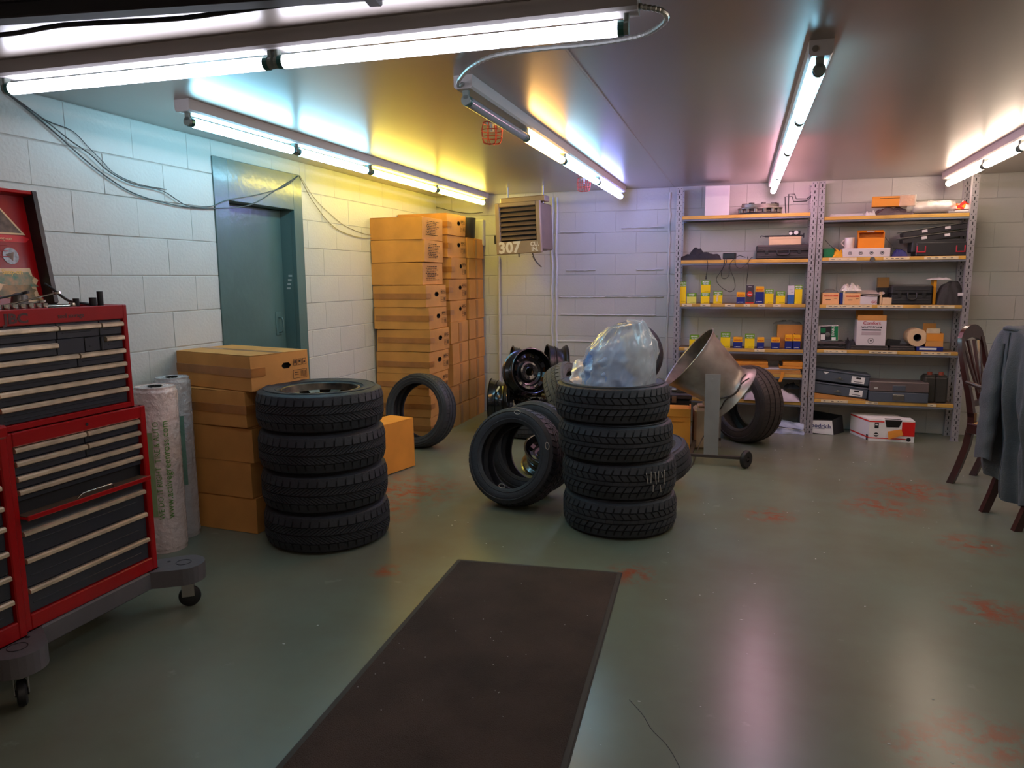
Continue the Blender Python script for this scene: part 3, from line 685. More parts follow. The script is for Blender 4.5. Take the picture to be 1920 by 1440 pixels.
# orange carton between the tire stack and the leaning tire
carton('plain bright orange-brown carton standing on the floor behind the left tire stack', T(-2.47, 4.68, 0) @ RZ(-14), .22, .40, .37, pr=False, tp=None, m=orange_c)
# open orange carton near the right tire stack
oc = thing('open_carton', 'orange-brown carton with folded rim right of the right tire stack', 'box', M=T(-.485, 6.02, .0) @ RZ(4))
MB(orange_c).box(-.11, -.12, 0, .10, .12, .33).box(.10, -.125, -.0, .112, .125, .345, bev=.002).box(-.11, -.13, .28, .11, -.12, .345, bev=.002).obj('box_walls', oc)
MB(orange_c).box(-.10, -.11, .33, .095, .11, .336, bev=.002).box(-.06, -.128, .24, .06, -.12, .245).obj('top_flaps', oc)

# plastic rolls
film = pm('crumpled_clear_film', S(226, 206, 198), .16, bump=(38, 1.0), spec=.7, coat=.6, var=(6, .08))
film2 = pm('crumpled_grey_film', S(190, 188, 188), .18, bump=(38, 1.0), spec=.7, coat=.6, var=(6, .1))
green = pm('green_film_print', S(98, 150, 62), .35); green2 = pm('pale_green_film_print', S(150, 172, 120), .3, bump=(14, .8)); green3 = pm('sea_green_film_print', S(106, 142, 124), .3, bump=(14, .8), var=(8, .15))
def roll(label, x, y, r, hh, m, lean=0, rot=0):
    t = thing('plastic_roll', label, 'roll', M=T(x, y, 0) @ RX(lean) @ RZ(rot), group='rolls wrapped in clear film by the left wall')
    def fn(u, v):
        a = 2*PI*u; z = hh*v; w = r*(1+.035*nz(3*math.cos(a), 3*math.sin(a), z*5+x)+.026*nz(8*math.cos(a), 8*math.sin(a), z*13)+.018*abs(nz(17*math.cos(a), 17*math.sin(a), z*31)))
        if v < .02: w *= .96
        if v > .975: w *= .93
        return (w*math.cos(a), w*math.sin(a), z)
    MB(m).grid(80, 120, fn, wrap=True).obj('film_wrap', t, smooth=80)
    def top(u, v):
        a = 2*PI*u; w = r*.95*(.30+.70*v); return (w*math.cos(a), w*math.sin(a), hh-.004+.014*nz(4*math.cos(a), 4*math.sin(a), v*4)*v*(1-v)*4)
    MB(m).grid(36, 6, top, wrap=True).obj('film_top', t, smooth=80)
    MB(holed).lathe([(.0, hh-.06), (r*.30, hh-.06), (r*.30, hh+.001), (r*.36, hh+.001)], 20).obj('core_tube', t)
    return t
def wrap_patch(t, r, a0, a1, z0, z1, m, name='green_print', off=.004):
    MB(m).grid(12, 20, lambda u, v: ((r+off)*math.cos(a0+(a1-a0)*u), (r+off)*math.sin(a0+(a1-a0)*u), z0+(z1-z0)*v)).obj(name, t, smooth=60)
def wrap_text(t, s, r, ang, z0, size, m):
    # letters running up the roll, each laid tangent to it
    ob = text(s, size, Matrix.Identity(4), m, None); me = ob.data.copy(); bpy.data.objects.remove(ob)
    for v_ in me.vertices:
        lx, ly = v_.co.x, v_.co.y; a = ang-ly/r       # text x runs up, text y runs round
        v_.co = V(((r+.0065+v_.co.z)*math.cos(a), (r+.0065+v_.co.z)*math.sin(a), z0+lx))
    mo('lettering', me, t)
# letters read upwards with their tops towards the left
r1 = roll('tall pinkish film-wrapped roll with green web address, nearest the red tool cabinet', -2.86, 2.95, .103, .865, film)
A = math.atan2(-2.95, 2.86)      # direction from the roll to the camera
wrap_patch(r1, .103, A-1.25, A-.28, .20, .64, green2)
wrap_patch(r1, .105, A-1.0, A-.62, .50, .63, green)
wrap_text(r1, 'www.activegreenross.com', .103, A+.42, .185, .048, green)
wrap_text(r1, 'WE DO IT RIGHT  TIRE & AUTO', .103, A-.0, .185, .036, green)
r2 = roll('tall greyish film-wrapped roll with faded green print, next to the carton stack', -2.925, 3.14, .090, .885, film2, rot=0)
wrap_patch(r2, .090, A-.9, A+.45, .30, .68, green3)
# ================================================================== tires and wheels
rub = pm('tire_rubber', S(52, 52, 56), .58, bump=(90, .2), var=(7, .2))
rub_d = pm('tire_groove_shade', S(12, 12, 13), .7)  # near-black groove floors: shade between tread blocks put into the colour
rub_g = pm('dusty_tire_rubber', S(96, 94, 88), .75, bump=(90, .2), var=(7, .2))
rub_w = pm('worn_tire_rubber', S(42, 42, 46), .6, bump=(90, .2), var=(7, .2))
chalk = pm('chalk_mark', S(190, 180, 168), .8)
def tire_meshes(R, rb, w, style, m=None):
    """axis = local z, centred; returns (carcass, tread)"""
    m = m or rub
    h = w/2; sd = .0085
    Rt = R-sd
    prof = [(rb, -h*.72), (rb-.004, -h*.80), (rb+.006, -h*.88), (rb+.022, -h*.93), ((R+rb)/2, -h*1.0), (R-.034, -h*.955), (R-.015, -h*.86), (Rt, -h*.72),
            (Rt+.0015, 0), (Rt, h*.72), (R-.015, h*.86), (R-.034, h*.955), ((R+rb)/2, h*1.0), (rb+.022, h*.93), (rb+.006, h*.88), (rb-.004, h*.80), (rb, h*.72),
            (rb+.018, h*.74), ((R+rb)/2, h*.88), (R-.028, h*.72), (R-.022, 0), (R-.028, -h*.72), ((R+rb)/2, -h*.88), (rb+.018, -h*.74)]
    c = MB(m, rub_d).lathe(prof, 56, closed=True)
    for i_, f_ in enumerate(c.f):
        if i_ % len(prof) in (7, 8): c.mi[i_] = 1
    # raised rings on the sidewalls
    for s in (-1, 1):
        for rr in (rb+.014, (R+rb)/2+.012):
            zc = s*h*(.925 if rr < (R+rb)/2 else .99)
            c.lathe([(rr, zc), (rr+.002, zc+s*.0022), (rr+.006, zc+s*.0022), (rr+.008, zc)], 56)
    t = MB(m, rub_d)
    def surf(a, z, top):
        zz = z/h
        base = R if abs(zz) < .68 else R-.003-(abs(zz)-.68)*.05
        r = base if top else base-.0085
        return (r*math.cos(a), r*math.sin(a), z)
    def block(a0, a1, z0, z1, sk0=0, sk1=0, ns=1):
        # parallelogram block, sk = angular skew at z1
        vs = []
        for top in (0, 1):
            e = .0 if not top else .0007
            for (a, z) in ((a0+e/R, z0+e), (a1-e/R, z0+e), (a1+sk1-e/R, z1-e), (a0+sk0+e/R, z1-e)): vs.append(surf(a, z, top))
        t.add(vs, [(4, 5, 6, 7), (0, 1, 5, 4), (1, 2, 6, 5), (2, 3, 7, 6), (3, 0, 4, 7)])
    W = h*.80
    if style == 'allseason':
        N_ = 46; da = 2*PI/N_
        for i in range(N_):
            a = i*da
            block(a, a+da*.80, -W-.004, -W*.62, .25*da, .25*da); block(a+.3*da, a+da*1.12, -W*.56, -W*.18, .5*da, .5*da)
            block(a+.3*da, a+da*1.12, W*.18, W*.56, -.5*da, -.5*da); block(a, a+da*.80, W*.62, W+.004, .25*da, .25*da)
            block(a, a+da*1.0, -W*.12, W*.12)
    elif style == 'winter':
        N_ = 44; da = 2*PI/N_
        for i in range(N_):
            a = i*da
            for s in (-1, 1):
                block(a, a+da*.84, *( (-W-.004, -W*.55) if s < 0 else (W*.55, W+.004)), .1*da*s, .1*da*s)
                z0, z1 = (-W*.5, -W*.04) if s < 0 else (W*.04, W*.5)
                o = .0 if s > 0 else 1.2*da
                block(a+o, a+o+da*.40, z0, z1, 1.2*da*(1 if s > 0 else -1), 1.2*da*(1 if s > 0 else -1))
                block(a+o+da*.48, a+o+da*.88, z0, z1, 1.2*da*(1 if s > 0 else -1), 1.2*da*(1 if s > 0 else -1))
    else:   # summer: ribs with fine shoulder slits
        N_ = 60; da = 2*PI/N_
        for i in range(N_):
            a = i*da
            block(a, a+da*.93, -W-.004, -W*.60, .2*da, .2*da); block(a, a+da*.93, W*.60, W+.004, -.2*da, -.2*da)
            block(a, a+da, -W*.53, -W*.06); block(a, a+da, W*.06, W*.53)
    return c.mesh('carcass', 35), t.mesh('tread')
_tm = {}
def tire(label, M, R=.32, rb=.205, w=.21, style='allseason', m=None, group=None):
    k = (R, rb, w, style, m.name if m else '')
    if k not in _tm: _tm[k] = tire_meshes(R, rb, w, style, m)
    t = thing('tire', label, 'tire', M=M, group=group)
    mo('carcass', _tm[k][0], t); mo('tread', _tm[k][1], t, kind='stuff')
    return t
# steel wheels
blk = pm('gloss_black_wheel_paint', S(26, 26, 27), .22, .3, coat=.6, var=(6, .15)); blk2 = pm('dull_black_wheel_paint', S(44, 42, 40), .35, .5, var=(8, .3))
def wheel_meshes(R, w, barrel_m, disc_m, vents=12, style='steel'):
    h = w/2
    prof = [(R, -h), (R+.008, -h+.002), (R+.009, -h+.008), (R-.002, -h+.013), (R-.006, -h+.03), (R-.03, -h+.045), (R-.034, -h*.25), (R-.018, h*.1), (R-.006, h-.032), (R-.002, h-.013), (R+.009, h-.008), (R+.008, h-.002), (R, h),
            (R-.005, h-.004), (R-.009, h-.03), (R-.021, h*.1), (R-.037, -h*.25), (R-.033, -h+.047), (R-.009, -h+.03), (R-.005, -h+.004)]
    b = MB(barrel_m).lathe(prof, 44, closed=True)
    for zz in (h*.45, h*.2, -h*.5): b.lathe([(R-.012-.02*(zz < 0), zz), (R-.008-.02*(zz < 0), zz+.003), (R-.012-.02*(zz < 0), zz+.006)], 44)
    d = MB(disc_m); r1 = R-.022
    n = vents*4
    rings = [(r1, h*.12), (r1-.006, h*.42), (R*.80, h*.62), (R*.66, h*.50), (R*.60, h*.30), (R*.50, h*.22), (R*.44, h*.45), (R*.36, h*.48), (R*.20, h*.44), (R*.18, h*.44)]
    for j in range(len(rings)-1):
        (ra, za), (rb_, zb_) = rings[j], rings[j+1]
        for i in range(n):
            if j == 2 and i % 4 in (1, 2): continue            # real vent openings
            a0, a1 = 2*PI*i/n, 2*PI*(i+1)/n
            d.add([(ra*math.cos(a0), ra*math.sin(a0), za), (ra*math.cos(a1), ra*math.sin(a1), za), (rb_*math.cos(a1), rb_*math.sin(a1), zb_), (rb_*math.cos(a0), rb_*math.sin(a0), zb_)], [(0, 1, 2, 3)])
    d.lathe([(R*.18, h*.44), (R*.18, h*.30)], 24).lathe([(R*.205, h*.45), (R*.185, h*.475), (R*.178, h*.44)], 24)
    lug = MB(dkin)  # dark plugs stand in for the shade in the lug holes
    for i in range(5):
        a = 2*PI*i/5+.3; x, y = R*.29*math.cos(a), R*.29*math.sin(a)
        d.lathe([(.013, h*.455), (.011, h*.50), (.008, h*.50)], 12, M=T(x, y, 0)); lug.cyl((x, y, h*.45), (x, y, h*.478), .0082, n=10)
    return b.mesh('barrel', 40), d.mesh('disc', 50), lug.mesh('lug_hole_shade')
_wm = {}
def wheel(label, M, R=.205, w=.18, bm=None, dm=None, vents=10, group=None):
    bm = bm or blk; dm = dm or blk; k = (R, w, bm.name, dm.name, vents)
    if k not in _wm: _wm[k] = wheel_meshes(*k[:2], bm, dm, vents)
    t = thing('steel_wheel', label, 'wheel', M=M, group=group)
    mo('barrel', _wm[k][0], t); d = mo('disc', _wm[k][1], t); mo('lug_hole_shade', _wm[k][2], d)
    return t
# left stack of four winter tires with wheels
g1 = 'left stack of four tires'
nm = ('lowest tire of the left stack, resting on the floor', 'second tire from the floor in the left stack', 'third tire from the floor in the left stack', 'top tire of the left stack, with an old wheel showing inside')
for k in range(4):
    tire('black winter '+nm[k], T(-2.152+(.008, .0, -.004, -.014)[k], 3.375+(0, .004, 0, .01)[k], .1045+.2075*k) @ RZ(k*17), R=.336, rb=.215, w=.2055, style='winter', m=rub_w, group=g1)
oldw = pm('weathered_grey_wheel', S(120, 108, 92), .4, .6, var=(9, .3, S(60, 56, 50))); rustw = pm('brassy_hub_rim', S(180, 160, 90), .35, .8)
wt = wheel('weathered grey steel wheel inside the top tire of the left stack', T(-2.166, 3.385, .7268), R=.203, w=.185, bm=oldw, dm=oldw, vents=8)
MB(rustw).lathe([(.046, .048), (.05, .056), (.052, .048)], 32).obj('hub_ring', wt, smooth=60)
# right stack
g2 = 'right stack of four tires'
nm = ('lowest tire of the right stack, resting on the floor', 'second tire from the floor in the right stack, with a chalk scrawl', 'third tire from the floor in the right stack', 'top tire of the right stack, under the plastic bag')
for k in range(4):
    tt = tire('black all-season '+nm[k], T(-.665+(.03, .022, .0, -.022)[k], 4.03+(.0, .01, .0, .01)[k], .104+.2065*k) @ RZ(k*23), R=.322, rb=.225, w=.2055, style='allseason', group=g2)
    if k == 1:
        # chalk digits scrawled across the tread, on its side towards the camera
        ch = MB(chalk)
        for (u, z0, z1, s) in ((0, .06, .0, .012), (.03, .065, .0, .0), (.055, .06, -.01, .01), (.08, .062, .0, .0), (.10, .05, .02, .012), (.125, .06, -.02, .0), (.045, -.01, -.05, .0), (.095, -.02, -.06, .006)):
            for q in range(6):
                f = q/5; a = -.95+(u+s*f)/.322; z = z0+(z1-z0)*f; r = .3235
                if q == 0: P = []
                P.append((r*math.cos(a), r*math.sin(a), z))
            ch.tube(P, .0022, 5)
        ch.obj('chalk_scrawl', tt, M=RZ(-23))
def tilt(c, d, spin=0): return axis_M(c, d, spin)
# leaning tires: axis points out of the side that faces the camera
tl = tire('black tire leaning left of the right stack, chalk rings on its sidewall', tilt((-1.31, 4.20, .298), (-.20, -.93, .31)), R=.305, rb=.208, w=.205, style='allseason')
def chalkring(t, a, rr, z, s=1, e=.6):
    P = []
    for i in range(16):
        u = 2*PI*i/16; P.append((rr*math.cos(a)+.022*s*math.cos(u)*(-math.sin(a))+.010*math.sin(u)*math.cos(a)*e*2, rr*math.sin(a)+.022*s*math.cos(u)*math.cos(a)+.010*math.sin(u)*math.sin(a)*e*2, z))
    MB(chalk).tube(P, .0019, 5, closed=True).obj('chalk_ring', t)
inv = tl.matrix_basis.inverted()
for (px, py) in ((970, 773), (1026, 836), (941, 911)):
    o = V((0, 0, EYE)); d = ray(px, py); ol = inv @ o; dl = inv.to_3x3() @ d; k = (.1035-ol.z)/dl.z; p = ol+dl*k
    chalkring(tl, math.atan2(p.y, p.x), (p.x**2+p.y**2)**.5, .1035)
tire('second black tire nested behind the chalk-marked leaning tire', tilt((-1.27, 4.46, .300), (-.20, -.93, .31), 40), R=.305, rb=.208, w=.19, style='winter')
tire('low-profile black tire leaning on the corner carton columns, behind the orange carton', tilt((-2.545, 5.475, .305), (-.15, -.97, .17)), R=.312, rb=.228, w=.19, style='summer')
tire('large dark brown-black tire standing upright right of the drum fan', tilt((.06, 6.41, .325), (-.72, -.69, .02), 10), R=.328, rb=.21, w=.245, style='summer', m=pm('brownish_tire_rubber', S(58, 50, 46), .62, bump=(90, .2), var=(6, .15)))
tire('black tire leaning low behind the right side of the right tire stack', tilt((-.585, 4.80, .172), (-.22, -.14, .965)), R=.30, rb=.205, w=.19, style='summer')
tire('thin dark tire standing on the storage trunk behind the plastic bag', tilt((-.955, 6.50, .708), (-.10, -.99, .06)), R=.30, rb=.235, w=.12, style='summer')
# pile of wheels and tires in front of the back wall
wheel('glossy black steel wheel facing the camera on top of the wheel pile', tilt((-1.83, 6.22, .560), (.70, -.68, .20), 20), R=.200, w=.19)
wheel('black wheel on edge at the left foot of the pile, white sticker on it', tilt((-2.105, 6.27, .262), (-.985, -.17, .0)), R=.215, w=.185)
lb = MB(white_metal).box(-.008, -.03, 0, .008, .03, .001)
lb.obj('paper_sticker', bpy.data.objects['steel_wheel.002'], M=axis_M(bpy.data.objects['steel_wheel.002'].matrix_basis.inverted() @ V((-2.07, 6.10, .413)), bpy.data.objects['steel_wheel.002'].matrix_basis.inverted().to_3x3() @ V((.1, -.72, .70)), 70))
wheel('black wheel behind and left of the camera-facing wheel, only its rim showing', tilt((-2.02, 6.62, .56), (-.90, -.42, .1)), R=.185, w=.18)
wheel('dull black wheel at the top right of the wheel pile, open side to the right', tilt((-1.66, 6.60, .57), (-.90, -.40, .06)), R=.200, w=.19, bm=blk2, dm=blk2)
wheel('black wheel lying flat under the camera-facing wheel', tilt((-1.78, 6.30, .262), (.0, -.10, .99)), R=.205, w=.17)
wheel('black wheel lying on the floor under the pile, seen through the leaning tire', tilt((-1.30, 4.98, .100), (.25, -.35, .90), 30), R=.19, w=.17)
tire('black tire flat on the floor under the wheel pile', tilt((-1.80, 6.22, .09), (0, 0, 1)), R=.30, rb=.205, w=.175, style='summer')
tire('dusty grey tire leaning in the pile left of the right stack', tilt((-1.30, 5.72, .43), (.86, -.10, .50)), R=.30, rb=.205, w=.20, style='winter', m=rub_g)
tire('dusty tire lying flat under the grey one in the pile', tilt((-1.22, 5.72, .10), (.05, -.02, 1)), R=.32, rb=.205, w=.195, style='summer', m=rub_g)
wheel('small dull wheel wedged behind the dusty grey tire', tilt((-1.50, 6.40, .40), (.2, -.6, .78)), R=.17, w=.15, bm=blk2, dm=blk2)
# clear plastic bag on the right stack
bagm = pm('translucent_plastic_bag', S(226, 226, 230), .10, alpha=.44, bump=(11, .9), spec=.8, coat=.8)
bagb = pm('blue_plastic_inside', S(92, 140, 214), .25, bump=(12, .9), coat=.5, var=(5, .3, S(196, 208, 228)))
bagw = pm('white_plastic_inside', S(216, 214, 216), .28, bump=(12, .9), coat=.5)
BX, BY, BZ = -.655, 4.02, .80
def bagf(rx, ry, top, seed, x0=0, lean=0, crisp=.10):
    def fn(u, v):
        a = 2*PI*u
        prof = 1-.10*v-.72*max(0, v-.55)**1.6*2.2 if v < .999 else .0
        n1 = abs(nz(2.1*math.cos(a)+seed, 2.1*math.sin(a), v*1.6)); n2 = abs(nz(4.5*math.cos(a), 4.5*math.sin(a)+seed, v*3.5+1))
        rr = max(.0, prof)*(1.05-crisp*3.2*n1-crisp*1.6*n2+crisp*.15*math.sin(a*9+v*5+seed))
        return (BX+x0+lean*v+rx*rr*math.cos(a), BY+ry*rr*math.sin(a), BZ+top*v*(1+.06*math.cos(a-.4)))
    return fn
bag = thing('plastic_bag', 'crumpled clear plastic bag with blue and white plastic inside, heaped on the right tire stack', 'plastic bag', (0, 0, 0))
MB(bagb).grid(60, 34, bagf(.185, .135, .255, 4, -.02, .0, .12), wrap=True).obj('blue_lining', bag, smooth=180)
MB(bagw).grid(60, 34, bagf(.12, .10, .30, 9, .055, .02, .13), wrap=True).obj('white_lining', bag, smooth=180)
MB(bagm).grid(90, 60, bagf(.212, .155, .352, 2, .0, .045, .10), wrap=True).obj('bag_film', bag, smooth=180)
MB(bagw).grid(24, 14, lambda u, v: (-.93+.17*u+.01*nz(u*5, v*6, 1), 4.12-.12*(1-v)+.02*nz(u*4, v*4, 8), .80+.145*v*(.75+.25*math.sin(u*3))+.015*nz(u*6, v*5, 3))).obj('bag_flap', bag, smooth=180)
# ================================================================== drum fan, things behind it
galv = pm('galvanised_drum', S(200, 190, 178), .36, .55, bump=(18, .06), var=(3, .22, S(112, 100, 90)))
galvi = pm('dark_drum_inside', S(120, 104, 88), .6, .4, var=(6, .3, S(66, 54, 44)))  # darker, browner and rougher than the drum outside
barm = pm('grey_stand_paint', S(150, 146, 142), .45, .2, bump=(40, .08), var=(4, .1))
mouth, back = V((-.385, 5.80, .775)), V((-.035, 5.87, .495))
ax = (mouth-back).normalized(); Lf = (mouth-back).length
fan = thing('drum_fan', 'grey metal drum fan with flared mouth tilted up on a wheeled flat-bar stand', 'fan', (-.22, 5.8, 0))
MF = T(.22, -5.8, 0) @ axis_M(back, ax)
pf = [(.235, -.0), (.238, -.006), (.243, 0), (.236, .006), (.205, .045), (.190, .085), (.192, .12), (.21, .20), (.235, .32), (.262, Lf-.03), (.282, Lf), (.288, Lf+.004), (.284, Lf+.008), (.276, Lf+.002)]
MB(galv).lathe(pf, 64, M=MF).obj('drum_shell', fan, smooth=40)
MB(galvi).lathe([(.276, Lf+.002), (.256, Lf-.03), (.229, .32), (.204, .20), (.186, .12), (.184, .085), (.199, .045), (.232, .003), (.235, 0)], 64, M=MF).obj('drum_lining', fan, smooth=40)
hub = MB(dkin)
hub.cyl((0, 0, .08), (0, 0, .22), .05, n=20, M=MF)
for k in range(4):
    a = PI/2*k
    hub.add([(.045*math.cos(a), .045*math.sin(a), .13), (.18*math.cos(a-.35), .18*math.sin(a-.35), .12), (.18*math.cos(a+.35), .18*math.sin(a+.35), .17), (.045*math.cos(a+.5), .045*math.sin(a+.5), .17)], [(0, 1, 2, 3)], M=MF)
hub.obj('fan_blades', fan)
# raised seam along the drum, conduit lead hugging it
tie = pm('dark_lead', S(66, 54, 48), .5)
def onf(a, z):
    r = 0
    for (r0, z0), (r1, z1) in zip(pf[3:], pf[4:]):
        if z0 <= z <= z1: r = r0+(r1-r0)*(z-z0)/(z1-z0); break
    return MF @ V(((r+.006)*math.cos(a), (r+.006)*math.sin(a), z))
cam_l = (MF.inverted().to_3x3() @ (V((.22-.22, -5.8, 1.4))-V((0, 0, .6)))); ca = math.atan2(cam_l.y, cam_l.x)
for j, (off, z0, z1) in enumerate(((.95, .06, .05), (.78, .03, .11))):
    P = [onf(ca+off-1.9*i/14, z0+(z1-z0)*i/14+.012*math.sin(i*.8)) for i in range(15)]
    MB(tie).tube(P, .0045, 6).obj('drum_lead', fan, smooth=60)
# stand
lx, ly = V((-.2, 5.50, 0)), 0
bx = at_y(1335, 712, 5.52); bx0 = at_y(1322, 850, 5.52)
ox, oy = .22, -5.8
top = at_y(1337, 702, 5.50); bot = at_y(1335, 851, 5.50)
xm = top.x+ox; zt_ = top.z
MB(barm).add([(xm-.055, 5.50+oy, zt_), (xm+.055, 5.50+oy, zt_), (xm+.055, 5.50+oy, .07), (xm-.05, 5.50+oy, .07), (xm-.055, 5.51+oy, zt_), (xm+.055, 5.51+oy, zt_), (xm+.055, 5.51+oy, .07), (xm-.05, 5.51+oy, .07)],
    [(0, 1, 2, 3), (7, 6, 5, 4), (0, 4, 5, 1), (1, 5, 6, 2), (2, 6, 7, 3), (3, 7, 4, 0)]).cyl((xm, 5.497+oy, zt_-.04), (xm, 5.492+oy, zt_-.04), .009, n=12).obj('stand_bar', fan)
MB(barm).box(xm-.055, 6.11+oy, .07, xm+.055, 6.12+oy, .62).obj('stand_bar', fan)
fl_ = MB(tie).box(xm-.16, 5.495+oy, .055, xm+.25, 5.52+oy, .078, bev=.002).box(xm-.16, 6.105+oy, .055, xm+.06, 6.125+oy, .078, bev=.002).box(xm-.16, 5.515+oy, .055, xm-.13, 6.11+oy, .078, bev=.002)
MB(barm).cyl((xm, 5.505+oy, zt_-.04), (xm, 5.60+oy, zt_-.04), .012, n=10).obj('pivot_pin', fan)
fl_.obj('stand_frame', fan)
MB(barm).box(xm+.03, 6.10+oy, 0, xm+.06, 6.12+oy, .056).obj('stand_foot', fan)
for (x, y) in ((xm+.255, 5.47+oy),):
    MB(casterm).lathe([(.02, -.016), (.058, -.017), (.066, -.010), (.068, 0), (.066, .010), (.058, .017), (.02, .016)], 28, M=T(x, y, .068) @ RZ(58) @ RX(90)).cyl((x-.01, y-.02, .068), (x+.01, y+.02, .068), .018, n=12).obj('stand_wheel', fan, smooth=40)
for y in (5.53, 6.10): MB(barm).box(xm-.16, y+oy-.01, 0, xm-.13, y+oy+.01, .056).obj('stand_foot', fan)
P = [at_y(1347, 768, 5.75), at_y(1330, 800, 5.75), at_y(1312, 832, 5.7), at_z(1300, 868, .01), at_z(1288, 884, .008)]
MB(tie).tube(spline(P, 5), .004, 6).obj('power_lead', smooth=60, label='thin dark lead hanging from the drum fan to the floor', cat='cable')
# cream container and dark trunk under and behind the fan
cr = thing('cream_jug', 'cream plastic container standing under the drum fan', 'container', M=T(-.275, 6.08, 0) @ RZ(8))
crm = pm('cream_plastic', S(172, 150, 122), .5, var=(5, .12))
MB(crm).box(-.08, -.10, 0, .08, .10, .34, bev=.02).box(-.05, -.06, .34, .05, .06, .36, bev=.008).obj('container_body', cr, smooth=30)
MB(pm('cream_lid', S(196, 180, 150), .45)).cyl((.02, 0, .36), (.02, 0, .385), .03, n=18).obj('screw_cap', cr, smooth=40)
tk = thing('storage_trunk', 'dark storage trunk behind the orange carton, items on its lid', 'trunk', M=T(-.66, 6.45, 0) @ RZ(3))
MB(black_pl).box(-.50, -.18, 0, .26, .18, .36, bev=.015).obj('trunk_body', tk, smooth=30)
MB(pm('trunk_lid', S(58, 52, 50), .45)).box(-.51, -.19, .36, .27, .19, .405, bev=.008).obj('trunk_lid', tk)
MB(steel).box(.10, -.197, .33, .14, -.188, .39, bev=.002).obj('latch', tk)
cpt = thing('carburetor_parts', 'small metal car parts lying on the dark trunk lid', 'car part', (-.50, 6.37, .405))
MB(steel).cyl((-.06, 0, .02), (.08, 0, .02), .018, n=14).box(-.02, -.03, 0, .05, .03, .045, bev=.005).cyl((.02, 0, .045), (.02, 0, .08), .02, n=12).obj('part_body', cpt, smooth=40)
MB(dkin).tube([(.08, 0, .02), (.12, -.02, .03), (.13, -.05, .02)], .005, 6).obj('part_lever', cpt)
# doormat
mat_top = pm('dark_brown_mat_pile', S(72, 56, 48), .95, bump=(260, .8), var=(3, .25))
mat_rim = pm('mat_rubber_rim', S(56, 50, 44), .7)
mt = thing('doormat', 'long dark brown ribbed doormat with rubber rim on the painted floor', 'mat', (-.9, 2.4, 0))
A_, B_, C_, D_ = [V((p.x+.9, p.y-2.4, 0)) for p in (at_z(858, 1048, .006), at_z(1167, 1073, .006), at_z(520, 1440, .006), at_z(1060, 1440, .006))]
dl, dr = (C_-A_).normalized(), (D_-B_).normalized(); w_ = (B_-A_).normalized(); dn = ((dl+dr)/2).normalized(); Wm = (B_-A_).length
ML = axes(A_, w_, -dn, (0, 0, 1)); LL = 2.3
ML = Matrix(((w_.x, dn.x, 0, A_.x), (w_.y, dn.y, 0, A_.y), (0, 0, 1, 0), (0, 0, 0, 1)))
r_ = .022
MB(mat_rim).box(0, 0, 0, Wm, LL, .004, M=ML).box(.004, .004, .004, Wm-.004, LL-.004, .0065, M=ML).obj('rubber_base', mt)
def pile(u, v):
    x, y = r_+(Wm-2*r_)*u, r_+(LL-2*r_)*v
    return ML @ V((x, y, .0078+.0012*nz(x*8, y*8, 1)))
MB(mat_top).grid(30, 80, pile).obj('carpet_pile', mt, smooth=180)
lint = MB(pm('white_lint', S(190, 184, 176), .9))
for i in range(28):
    x, y = random.uniform(.04, Wm-.04), random.uniform(.04, 1.4); p = ML @ V((x, y, .0105)); s = random.uniform(.0008, .0020)
    lint.box(p.x-s, p.y-s*.5, p.z-.001, p.x+s, p.y+s*.5, p.z+.0008)
lint.obj('lint_specks', mt, kind='stuff')
# paint chips and crack on the floor
chips = MB(pm('paint_chip_spots', S(176, 178, 166), .6))
for i in range(110):
    x, y = random.uniform(-1.9, 1.6), random.uniform(2.2, 6.4)
    if abs(x+.9) < .45 and y < 3.4: continue
    s = random.uniform(.002, .006); n = 6; a0 = random.random()*6
    chips.prism([(x+s*random.uniform(.5, 1.5)*math.cos(a0+2*PI*k/n), y+s*random.uniform(.4, 1.1)*math.sin(a0+2*PI*k/n)) for k in range(n)], 0, .0007)
chips.obj('paint_chips', bpy.data.objects['floor'], kind='stuff')
cp = [at_z(x, y, .0004) for x, y in ((1180, 1312), (1205, 1340), (1222, 1368), (1246, 1392), (1262, 1415), (1280, 1450))]
MB(dkin).tube([V((p.x, p.y, .0)) for p in spline(cp, 6)], .0012, 4).obj('hairline_crack', bpy.data.objects['floor'])
